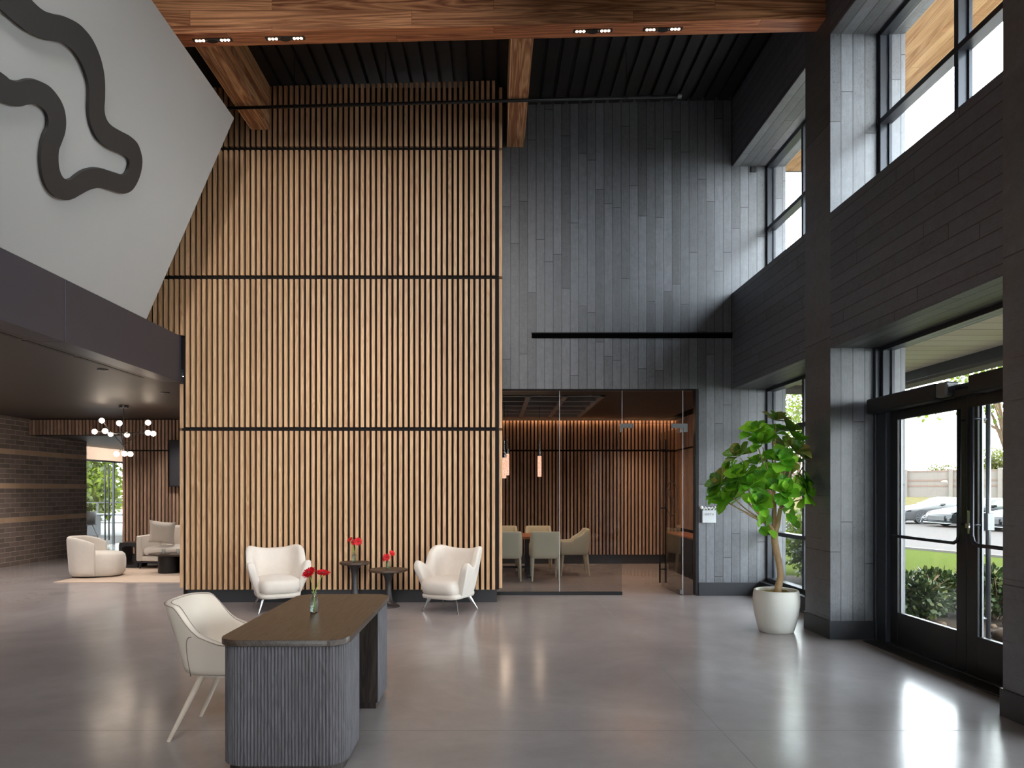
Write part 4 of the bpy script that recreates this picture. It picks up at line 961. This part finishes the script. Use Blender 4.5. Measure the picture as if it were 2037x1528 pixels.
vase('clear bottle vase on the taller pedestal table', (-1.93, 9.66, .597), [(-.055, .0, .31, (-.4, -.4, .6), .052), (.058, -.02, .285, (.25, -1, .15), .062), (-.012, .02, .27, (0, -.8, .3), .045)],
     ['red gerbera on the taller pedestal table, leaning left', 'red gerbera on the taller pedestal table, open bloom facing forward', 'red gerbera on the taller pedestal table, between two others'])
vase('clear bottle vase on the lower pedestal table', (-1.44, 9.52, .515), [(-.015, -.02, .165, (0, -1, .15), .055), (.052, .02, .215, (.5, -.5, .5), .05), (-.052, .0, .14, (-.6, -.5, .1), .042)],
     ['red gerbera on the lower pedestal table, round bloom facing forward', 'red gerbera on the lower pedestal table, topmost', 'red gerbera on the lower pedestal table, drooping left'])

# ------------------------------------------------------------------ leaves
class Leaves:
    def __init__(s): s.v = []; s.f = []; s.u = []
    def leaf(s, base, d, up, L, W, bend=.25, cup=.15, nu=5, nv=6, obov=.62, wave=.0):
        d = Vector(d).normalized(); side = d.cross(Vector(up)).normalized(); n = side.cross(d).normalized(); b = len(s.v)
        for j in range(nv + 1):
            v = j / nv; x = v ** (.75 if obov > .55 else 1.0)
            w = W * max(.03, math.sin(PI * min(1, v ** (1.35 if obov > .55 else .9))) ** .8 * (.75 + .45 * v)) if 0 < j < nv else W * .06
            for i in range(nu):
                u = i / (nu - 1) - .5
                p = Vector(base) + d * (L * v) + side * (w * 2 * u) + n * (L * (-bend * v * v) + cup * L * (2 * abs(u)) ** 1.5 * (w / W) + wave * L * math.sin(9 * v + 3 * (u > 0)) * abs(u))
                s.v.append(tuple(p)); s.u.append((i / (nu - 1), v))
        for j in range(nv):
            for i in range(nu - 1):
                a = b + j * nu + i; s.f.append((a, a + 1, a + nu + 1, a + nu))
    def quad(s, c, d, n, L, W):
        d = Vector(d).normalized(); t = d.cross(Vector(n)).normalized() * W; c = Vector(c); b = len(s.v)
        s.v += [tuple(c), tuple(c + d * L * .5 + t), tuple(c + d * L), tuple(c + d * L * .5 - t)]; s.u += [(.5, 0), (1, .5), (.5, 1), (0, .5)]; s.f.append((b, b + 1, b + 2, b + 3))
    def build(s, name, mat, parent, smooth=True):
        me = bpy.data.meshes.new(name); me.from_pydata(s.v, [], s.f); me.update()
        uv = me.uv_layers.new(name='UVMap')
        for l in me.loops: uv.data[l.index].uv = s.u[l.vertex_index]
        if smooth:
            for p in me.polygons: p.use_smooth = True
        me.materials.append(mat); o = bpy.data.objects.new(name, me); COL.objects.link(o); o.parent = parent; return o
rv = lambda R: Vector((R.uniform(-1, 1), R.uniform(-1, 1), R.uniform(-1, 1)))

# ------------------------------------------------------------------ potted fig
PD = 7.90; PX = 3.195
t = thing('potted_fig_tree', 'tall fiddle-leaf fig tree in a round white pot by the window', 'plant', (PX, PD, 0))
R = random.Random(11)
MB().lathe([(.176, 0), (.183, .004), (.205, .07), (.232, .18), (.248, .29), (.252, .37), (.246, .43), (.238, .465), (.232, .47), (.215, .468), (.212, .42), (.001, .415)], seg=48).build('pot', M['bone'], t, smooth=True, flat_angle=.9)
mb = MB(); N = 22; vs = []
for i in range(N):
    for j in range(N):
        a, r_ = 2 * PI * i / N, .208 * j / (N - 1); vs.append((r_ * math.cos(a), r_ * math.sin(a), .43 + .018 * noise.noise(Vector((r_ * math.cos(a) * 30, r_ * math.sin(a) * 30, 0))) + .012 * R.random()))
mb.add(vs, [(i * N + j, ((i + 1) % N) * N + j, ((i + 1) % N) * N + j + 1, i * N + j + 1) for i in range(N) for j in range(N - 1)])
mb.build('moss', M['soil'], t, smooth=True)
O = Vector((PX, PD, 0))
def q(x, y, dd=0): return P(x, y, PD + dd) - O
mb = MB(); trunk = [q(1546, 1182), q(1549, 1165), q(1553, 1147), q(1550, 1122, .02), q(1545, 1098, .02), q(1541, 1076), q(1541, 1060)]
mb.tube(trunk, [.043, .040, .038, .036, .037, .038, .036], 14); mb.build('trunk', M['bark'], t, smooth=True)
clusters = [(1543, 838, 0, 0), (1502, 862, -.1, 0), (1536, 864, .15, 0), (1570, 860, .05, 0), (1588, 880, -.05, 0), (1517, 884, -.2, 0), (1474, 906, -.1, 0), (1506, 925, .1, 0), (1552, 918, -.28, 1), (1600, 915, .02, 0),
            (1455, 938, .1, 0), (1477, 948, -.15, 0), (1434, 962, .0, 0), (1450, 994, -.05, 0), (1505, 1003, -.28, 1), (1556, 978, -.30, 1), (1602, 965, -.02, 0), (1606, 984, -.15, 0), (1560, 890, .25, 0), (1522, 950, .3, 0), (1480, 985, .25, 0), (1575, 945, .28, 0), (1530, 960, -.1, 0), (1495, 965, -.25, 0), (1580, 900, -.2, 0), (1468, 975, -.1, 0), (1430, 985, .1, 0)]
mb = MB(); f1 = q(1541, 1062); f2 = q(1552, 1012); f3 = q(1541, 1000, .03)
mb.tube([f1, q(1548, 1042), f2], [.032, .026, .022], 10); mb.tube([f1, q(1531, 1046, .0), q(1519, 1028, -.05)], [.026, .02, .014], 10); mb.tube([f1, q(1542, 1030, .05), f3], [.028, .02, .018], 10)
for k, (x, y, dd, _) in enumerate(clusters):
    s = f3 if x < 1552 else f2
    if x < 1500 and y > 930: s = q(1531, 1046)
    e = q(x, y + 6, dd); m = s.lerp(e, .5) + Vector((0, 0, -.03 + .05 * R.random())); mb.tube([s, m, e], [.011, .008, .005], 7)
mb.build('branches', M['bark'], t, smooth=True)
top_ = Leaves(); dk = Leaves(); cen = q(1535, 950, 0)
def rosette(LV, c, ax, n, L, spread):
    ax = Vector(ax).normalized(); a = ax.cross(Vector((.3, .2, 1))).normalized(); b = ax.cross(a)
    for i in range(n):
        k = (i + .5) / n; an = i * 2.4 + R.uniform(-.2, .2); th = (.25 + 1.25 * k) * spread
        d = ax * math.cos(th) + (a * math.cos(an) + b * math.sin(an)) * math.sin(th)
        l = L * (.55 + .5 * min(1, k * 1.6)) * R.uniform(.85, 1.1)
        if (c.x + d.x * l) > .34: d.x = abs(d.x) * -.3
        LV.leaf(c + d * .012, d, ax + rv(R) * .12, l, l * R.uniform(.34, .42), R.uniform(-.1, .35), R.uniform(.08, .2), 5, 7, .62, .05)
for k, (x, y, dd, ros) in enumerate(clusters):
    c = q(x, y, dd); out = (c - cen); out.z *= .6
    ax = Vector((0, -.8, .5)) if ros else (out.normalized() * .8 + Vector((0, -.25, .75)) + rv(R) * .2)
    rosette(top_ if (k % 3 or ros) else dk, c, ax, 16 if ros else 13, .176, 1.0 if ros else .95)
for x, y, dd in ((1513, 1046, -.1), (1562, 1020, -.1), (1566, 1034, -.08), (1522, 1052, -.05), (1555, 1000, -.15)):
    rosette(top_, q(x, y, dd), (R.uniform(-.5, .5), -.6, .1), 3, .15, .9)
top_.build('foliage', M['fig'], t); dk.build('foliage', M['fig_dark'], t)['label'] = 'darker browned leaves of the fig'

# ------------------------------------------------------------------ outdoors, right side
mb = MB(); mb.box(4.30, 9.2, -8, 13.5, -.3, -.06); g = mb.build('ground_bed', M['mulch']); st(g)
cx = lambda d: 11.9 + (20.26 - d) * .32
mb = MB(); mb.add([(4.3, -10, -.12), (cx(-10), -10, -.12), (cx(60), 60, -.12), (-20, 60, -.12), (-20, 24.2, -.12), (4.3, 10.9, -.12)], [(0, 1, 2, 3, 4, 5)]); st(mb.build('ground_lawn', M['lawn']))
mb = MB(); mb.add([(cx(-20), -20, -.14), (140, -20, -.14), (140, 42, -.14), (cx(42), 42, -.14)], [(0, 1, 2, 3)]); st(mb.build('ground_road', M['asphalt']))
mb = MB(); a, b = -10, 60
mb.prism([(0, -.2), (.18, -.2), (.16, -.0), (0, -.0)], lambda u, v, w: (cx(w) + u, w, v - .06), a, b); st(mb.build('trim_curb', M['curb']))
def bank(y): return -.12 + .9 * max(0, min(1, (y - 42) / 32))
mb = MB(); ys = [40 + 2.5 * k for k in range(40)]
vs = [(x, y, bank(y) + .05 * noise.noise(Vector((x * .2, y * .2, 0)))) for y in ys for x in [k * 5 - 20 for k in range(34)]]
mb.add(vs, [(j * 34 + i, j * 34 + i + 1, (j + 1) * 34 + i + 1, (j + 1) * 34 + i) for j in range(39) for i in range(33)]); st(mb.build('ground_bank', M['bank'], smooth=True))
# sound wall
Wa, Wb = P(1802, 974, 78), P(1990, 974, 72); wd = (Wb - Wa); wd.z = 0; step = wd / 2
t = thing('sound_wall', 'beige panel sound wall with brown stripes beyond the parked cars', 'wall', (Wa.x, Wa.y, .55)); ang = math.atan2(wd.y, wd.x); t.rotation_euler = (0, 0, ang); sl = step.length
mb = MB(); mb.box(-6 * sl, 9 * sl, 0, .2, -.3, 3.15); mb.build('wall_panel', M['beige_out'], t)
for z in (1.35, 1.95, 2.98): MB().box(-6 * sl, 9 * sl, -.03, 0, z, z + (.2 if z < 2.9 else .17)).build('stripe', plain('brown_stripe', rgb(84, 66, 56), .8) if z == 1.35 else bpy.data.materials['brown_stripe'], t)
for k in range(-6, 10): MB().box(k * sl - .18, k * sl + .18, -.35, .35, -.3, 3.28).build('pilaster', M['beige_out'], t, bevel=.03)
def crown(LV, c, r, n, L, R, flat=1.0, shell=.45):
    for i in range(n):
        d = rv(R)
        while d.length > 1 or d.length < shell: d = rv(R)
        p = Vector(c) + Vector((d.x * r[0], d.y * r[1], d.z * r[2])); LV.quad(p, d + rv(R) * .8, d * .6 + rv(R), L * R.uniform(.6, 1.2), L * .3)
def shrub(name, label, cat, loc, r, n, L, mat, R, stems=7, group=None):
    t = thing(name, label, cat, loc, 0, group); LV = Leaves()
    for k in range(6):
        a = R.uniform(0, 6.28); rr = R.uniform(.0, .55); crown(LV, (r[0] * rr * math.cos(a), r[1] * rr * math.sin(a), r[2] * R.uniform(.75, 1.05)), (r[0] * .62, r[1] * .62, r[2] * .6), n // 6, L, R, shell=.3)
    LV.build('foliage', mat, t, False); mb = MB()
    for k in range(stems):
        a = R.uniform(0, 6.28); mb.tube([(0.03 * math.cos(a), .03 * math.sin(a), 0), (r[0] * .35 * math.cos(a), r[1] * .35 * math.sin(a), r[2]), (r[0] * .8 * math.cos(a), r[1] * .8 * math.sin(a), r[2] * 1.6)], [.012, .009, .004], 6)
    mb.build('stems', M['bark_dark'], t); return t
R = random.Random(3)
sh = shrub('hedge_shrub', 'low dark green shrub outside the left door leaf, nearest the building', 'shrub', (5.15, 8.75, -.06), (.62, .55, .36), 2600, .085, M['shrub'], R, group='low shrubs outside the doors')
spots = [((5.85, 9.3), 'low dark green shrub outside the left door leaf, behind the nearest one'), ((6.45, 8.95), 'low dark green shrub seen through the middle of the entrance doors'), ((7.15, 8.75), 'low dark green shrub seen through the right door leaf'), ((6.9, 9.8), 'low dark green shrub at the lawn edge behind the others'), ((5.0, 9.8), 'low dark green shrub at the far left edge of the bed'), ((7.9, 8.3), 'low dark green shrub at the right end of the bed')]
for k, (p, l) in enumerate(spots): dup(sh, (p[0], p[1], -.06), 1.1 * k + .7, l)
rk = []
mats = M['rock']
Rr = random.Random(21)
def rock(loc, s, k):
    mb = MB(); mb.ball((0, 0, 0), 1, 10); o_ = Vector((k * 3.1, 1, 2)); mb.v = [tuple(Vector(v) * (1 + .35 * noise.noise(Vector(v) * 1.3 + o_))) for v in mb.v]
    mb.v = [(x * s, y * s * .8, z * s * .55) for x, y, z in mb.v]
    o = mb.build('garden_rock', M['rock'], smooth=True); o.location = loc; o.rotation_euler = (0, 0, k * 1.3); return tag(o, 'tan river rock in the bed just outside the entrance doors', 'rock', 'river rocks in the bed outside the doors')
put = [(5.62, 7.62, .19)]; k = 0
while k < 44:
    x, y, s = Rr.uniform(4.7, 6.6), Rr.uniform(6.4, 8.5), Rr.uniform(.055, .12)
    if all((x - a_) ** 2 + (y - b_) ** 2 > (1.25 * (s + c_)) ** 2 for a_, b_, c_ in put): put.append((x, y, s)); rock((x, y, -.06 + s * .25), s, k); k += 1
o = rock((5.62, 7.62, .0), .17, 50); o['label'] = 'largest orange-tan boulder low in the right door leaf'; del o['group']
# trees
def tree(name, label, loc, h, cr, n, L, mat, R, blobs=9, group=None, trunk=.09):
    t = thing(name, label, 'tree', loc, 0, group); LV = Leaves(); mb = MB(); mb.tube([(0, 0, 0), (.1, 0, h * .35), (0, .05, h * .75)], [trunk, trunk * .8, trunk * .35], 9)
    for k in range(blobs):
        a = R.uniform(0, 6.28); rr = R.uniform(.1, .75) * cr; z = h + R.uniform(-.5, .5) * cr * .9; c = (rr * math.cos(a), rr * math.sin(a), z)
        crown(LV, c, (cr * .45, cr * .45, cr * .38), n // blobs, L, R, shell=.1); mb.tube([(0, .02, h * R.uniform(.4, .7)), (c[0] * .5, c[1] * .5, (h * .6 + z) / 2), c], [trunk * .35, trunk * .25, .01], 6)
    LV.build('foliage', mat, t, False); mb.build('trunk', M['bark_dark'], t); return t
tree('garden_tree', 'sparse leafy tree beyond the entrance canopy', (9.9, 13.4, -.1), 4.2, 1.9, 1700, .13, M['tree_leaf'], R, 12)
tree('garden_tree', 'young yellow-green tree seen through the tall window behind the fig', (7.1, 16.3, -.1), 3.5, 1.6, 3600, .09, M['tree_leaf'], R, 12, trunk=.05)
shrub('conifer_shrub', 'feathery conifer shrub outside the window behind the fig', 'shrub', (5.75, 12.4, -.1), (.75, .75, .72), 4200, .10, M['conifer'], R)
shrub('conifer_shrub', 'taller conifer shrub behind the feathery one outside the far window', 'shrub', (6.5, 14.0, -.1), (.8, .8, .85), 3200, .11, M['conifer'], R)
ft = tree('far_tree', 'yellowish round tree behind the sound wall, left one', (46.5, 86, 1.0), 3.3, 2.6, 2600, .35, M['dry_leaf'], R, 12, 'yellowish trees behind the sound wall')
dup(ft, (57.5, 90, .6), 1.0, 'yellowish tree behind the sound wall, small middle one', .8); dup(ft, (60.5, 84, 1.2), 2.2, 'yellowish round tree behind the sound wall, right one')
# entrance canopy and roof overhang
t = thing('entrance_canopy', 'cream boarded entrance canopy with a dark edge beam outside the doors', 'canopy', (5.3, 7.5, 3.25))
MB().box(-.95, 1.0, -9, 4.5, .14, .20).build('soffit', M['plank_cream'], t)
MB().box(1.0, 1.18, -9, 4.5, -.01, .30).build('edge_beam', M['frame'], t, bevel=.01)
MB().box(1.0, 1.28, -9, 4.5, -.05, -.01).build('trim_board', M['beige_out'], t)
MB().box(-.95, 1.18, 4.5, 4.62, 0, .25).build('end_board', M['beige_out'], t)
st(MB().box(4.35, 5.72, YN, 11.85, 7.0, 7.05).build('ceiling_eave', M['soffit_wood'])); st(MB().box(4.3, 5.9, YN, 12.0, 7.05, 7.4).build('trim_eave', M['frame']))
for k, y in enumerate((10.2, 3.4)):
    t = tag(MB().box(5.95, 6.13, y, y + .18, -.1, 3.26).build('canopy_post', M['frame']), 'dark steel canopy post %s' % ('beyond the far window' if k == 0 else 'nearer than the right door leaf'), 'post')
    if k == 0: bpy.data.objects.remove(t)

# cars
def car(label, loc, mat):
    t = thing('sports_coupe', label, 'car', loc, 0, 'parked coupes on the road')
    # nose towards -X; side profile, lofted across the width
    prof = [(-.92, .22), (-.98, .42), (-.93, .60), (-.80, .70), (-.30, .80), (.62, .93), (1.9, .96), (3.2, .99), (3.55, 1.00), (3.86, .96), (3.90, .60), (3.82, .30), (3.3, .22), (-.2, .20)]
    rings = []
    for y, k, dz in ((-.95, .94, -.02), (-.935, 1, 0), (-.6, 1.0, .035), (0, 1.0, .05), (.6, 1, .035), (.935, 1, 0), (.95, .94, -.02)):
        ring = []
        for i, (x, z) in enumerate(prof):
            nose = (abs(y) / .95) ** 3 * .10 if x < 0 else 0; lift = dz if z > .7 else 0
            ring.append((x * (1 if x > 0 else 1) + nose, y, .6 + (z - .6) * k + lift))
        rings.append(ring)
    MB().loft(rings).build('body', mat, t, smooth=True, flat_angle=.6, bevel=.02)
    gh = [(.62, .92), (1.42, 1.30), (1.75, 1.345), (2.25, 1.34), (2.9, 1.22), (3.5, 1.0), (3.4, .95), (1.0, .9)]
    MB().loft([[(x, y * (1 - .30 * max(0, z - .9) / .45), z) for x, z in gh] for y in (-.80, -.79, .79, .80)]).build('roof', mat, t, smooth=True, flat_angle=.5, bevel=.015)
    for s in (-1, 1):
        for poly in ([(1.02, .97), (1.50, 1.255), (1.78, 1.29), (2.1, 1.285), (2.2, .98)], [(2.27, .98), (2.2, 1.28), (2.55, 1.22), (2.95, 1.05)]):
            f = lambda u, v, w: (u, s * (.80 * (1 - .30 * max(0, v - .9) / .45) + w), v)
            MB().prism(poly, f, -.005, .006).build('side_window', M['car_glass'], t)
    MB().prism([(.70, .955), (1.40, 1.29), (1.43, 1.27), (.76, .93)], lambda u, v, w: (u - .02, w * (1 - .25 * (v - .9) / .45), v + .012), -.70, .70).build('windscreen', M['car_glass'], t)
    for s in (-1, 1):
        for x in (0, 2.85):
            w = MB(); w.loft([[(x + r_ * math.cos(2 * PI * i / 28), s * yy, .335 + r_ * math.sin(2 * PI * i / 28)) for i in range(28)] for r_, yy in ((.2, .72), (.335, .73), (.335, .94), (.32, .962), (.245, .962), (.235, .93))]); o = w.build('wheel', M['rubber'], t, smooth=True, flat_angle=.6)
            a = MB()
            for k in range(10):
                an = 2 * PI * k / 10; a.tube([(x, s * .945, .335), (x + .235 * math.cos(an), s * .95, .335 + .235 * math.sin(an))], .016, 5)
            a.lathe([(.001, 0)] * 2, (x, 0, .335), 3) if False else None
            ro = a.build('rim', M['nickel'], o)
            ar = MB(); ar.loft([[(x + r_ * math.cos(PI * i / 20), s * yy, .335 + r_ * math.sin(PI * i / 20)) for r_, yy in ((.35, .93), (.385, .93), (.385, .957), (.35, .957))] for i in range(21)]); ar.build('wheel_arch', M['black_matte'], t)
        MB().box(-.80, -.52, s * .86 - .09, s * .86 + .03, .62, .70).build('headlight', M['headlamp'], t, bevel=.015)
        MB().box(-.52, -.38, s * .925 - .02, s * .925 + .02, .60, .635).build('marker', M['amber'], t)
        MB().box(.95, 1.15, s * .97 - .09, s * .97 + .06, .94, 1.06).build('mirror', mat, t, bevel=.03)
        MB().box(-.93, -.62, s * .80 - .1, s * .80 + .1, .28, .42).build('vent', M['black_matte'], t, bevel=.02)
    MB().box(-.985, -.90, -.6, .6, .30, .52).build('grille', M['black_matte'], t, bevel=.01); MB().box(-1.04, -.3, -.9, .9, .17, .21).build('front_splitter', M['nickel'], t, bevel=.01)
    MB().box(3.55, 3.8, -.75, .75, 1.06, 1.09).build('rear_spoiler', mat, t, bevel=.01)
    return t
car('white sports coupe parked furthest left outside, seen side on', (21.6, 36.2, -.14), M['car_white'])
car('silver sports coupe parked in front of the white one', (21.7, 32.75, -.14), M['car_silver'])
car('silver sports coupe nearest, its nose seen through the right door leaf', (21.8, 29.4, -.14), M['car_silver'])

# ------------------------------------------------------------------ outdoors, left side beyond the terrace
R = random.Random(9)
st(MB().box(-60, XE - .2, 30, 80, -.3, -.02).build('ground_left', M['bank']))
for k, (x, y, s) in enumerate(((-22, 36, .9), (-29.5, 41, 1.0), (-17.5, 45, 1.1))):
    tree('terrace_tree', ('sunlit green tree behind the terrace railing', 'sunlit green tree left behind the terrace', 'sunlit green tree right behind the terrace')[k], (x, y, 0), 2.9 * s, 3.6 * s, 9000, .34, M['tree_leaf'], R, 14, 'sunlit trees behind the terrace', .12)
mb = MB(); mb.box(-16, XE - .1, 17.5, 32, 3.0, 3.25); t = tag(mb.build('terrace_roof', M['frame']), 'dark flat terrace roof outside the corridor glass', 'roof')

# ------------------------------------------------------------------ wall behind the viewer: unseen window added to let daylight in
mb = MB(); mb.box(-10.3, -4.0, YN - .3, YN, 0, 7.9); mb.box(-4.0, 4.35, YN - .3, YN, 6.5, 7.9); mb.box(-4.0, .2, YN - .3, YN, 0, 1.0); mb.box(-4.0, .2, YN - .3, YN, 2.9, 6.5); mb.box(.2, 4.35, YN - .3, YN, 0, 6.5)
st(mb.build('wall_front', M['slat_back']))
r = struct_root('window_51', (-1.9, YN - .1, 1.0)); mb = MB()
for x in (-2.07, -.7, .7, 2.07): mb.box(x - .03, x + .03, -.06, .06, 0, 1.9)
for z in (0, 1.84): mb.box(-2.1, 2.1, -.06, .06, z, z + .06)
mb.build('window_frame', M['frame'], r); MB().box(-2.1, 2.1, -.005, .005, 0, 1.9).build('pane', M['glass'], r)
st(MB().box(-20, 4.3, YN - 30, YN - .3, -.2, -.1).build('ground_front', M['patio']))

# housings added round the unseen lobby fill lamps set further up
lt = None
for lx, la_ in ((-2.4, 'left'), (0.3, 'right')):
    for ly, lb_ in ((-3.5, 'farthest behind the viewer'), (0.6, 'above the viewer'), (3.2, 'just ahead of the viewer')):
        lb = 'round added housing of an unseen fill lamp, %s row, %s' % (la_, lb_)
        if lt is None:
            lt = thing('fill_lamp_housing', lb, 'lamp', (lx, ly, 6.92), 0, 'added fill lamps over the lobby')
            MB().lathe([(.66, -.03), (.70, 0), (.70, .06), (.66, .09), (.001, .09)], seg=40).build('fill_lamp_shade', M['steel_black'], lt, smooth=True, flat_angle=.6)
            MB().tube([(0, 0, .09), (0, 0, .42)], .01, 8).build('stem', M['steel_black'], lt)
        else: dup(lt, (lx, ly, 6.92), None, lb)
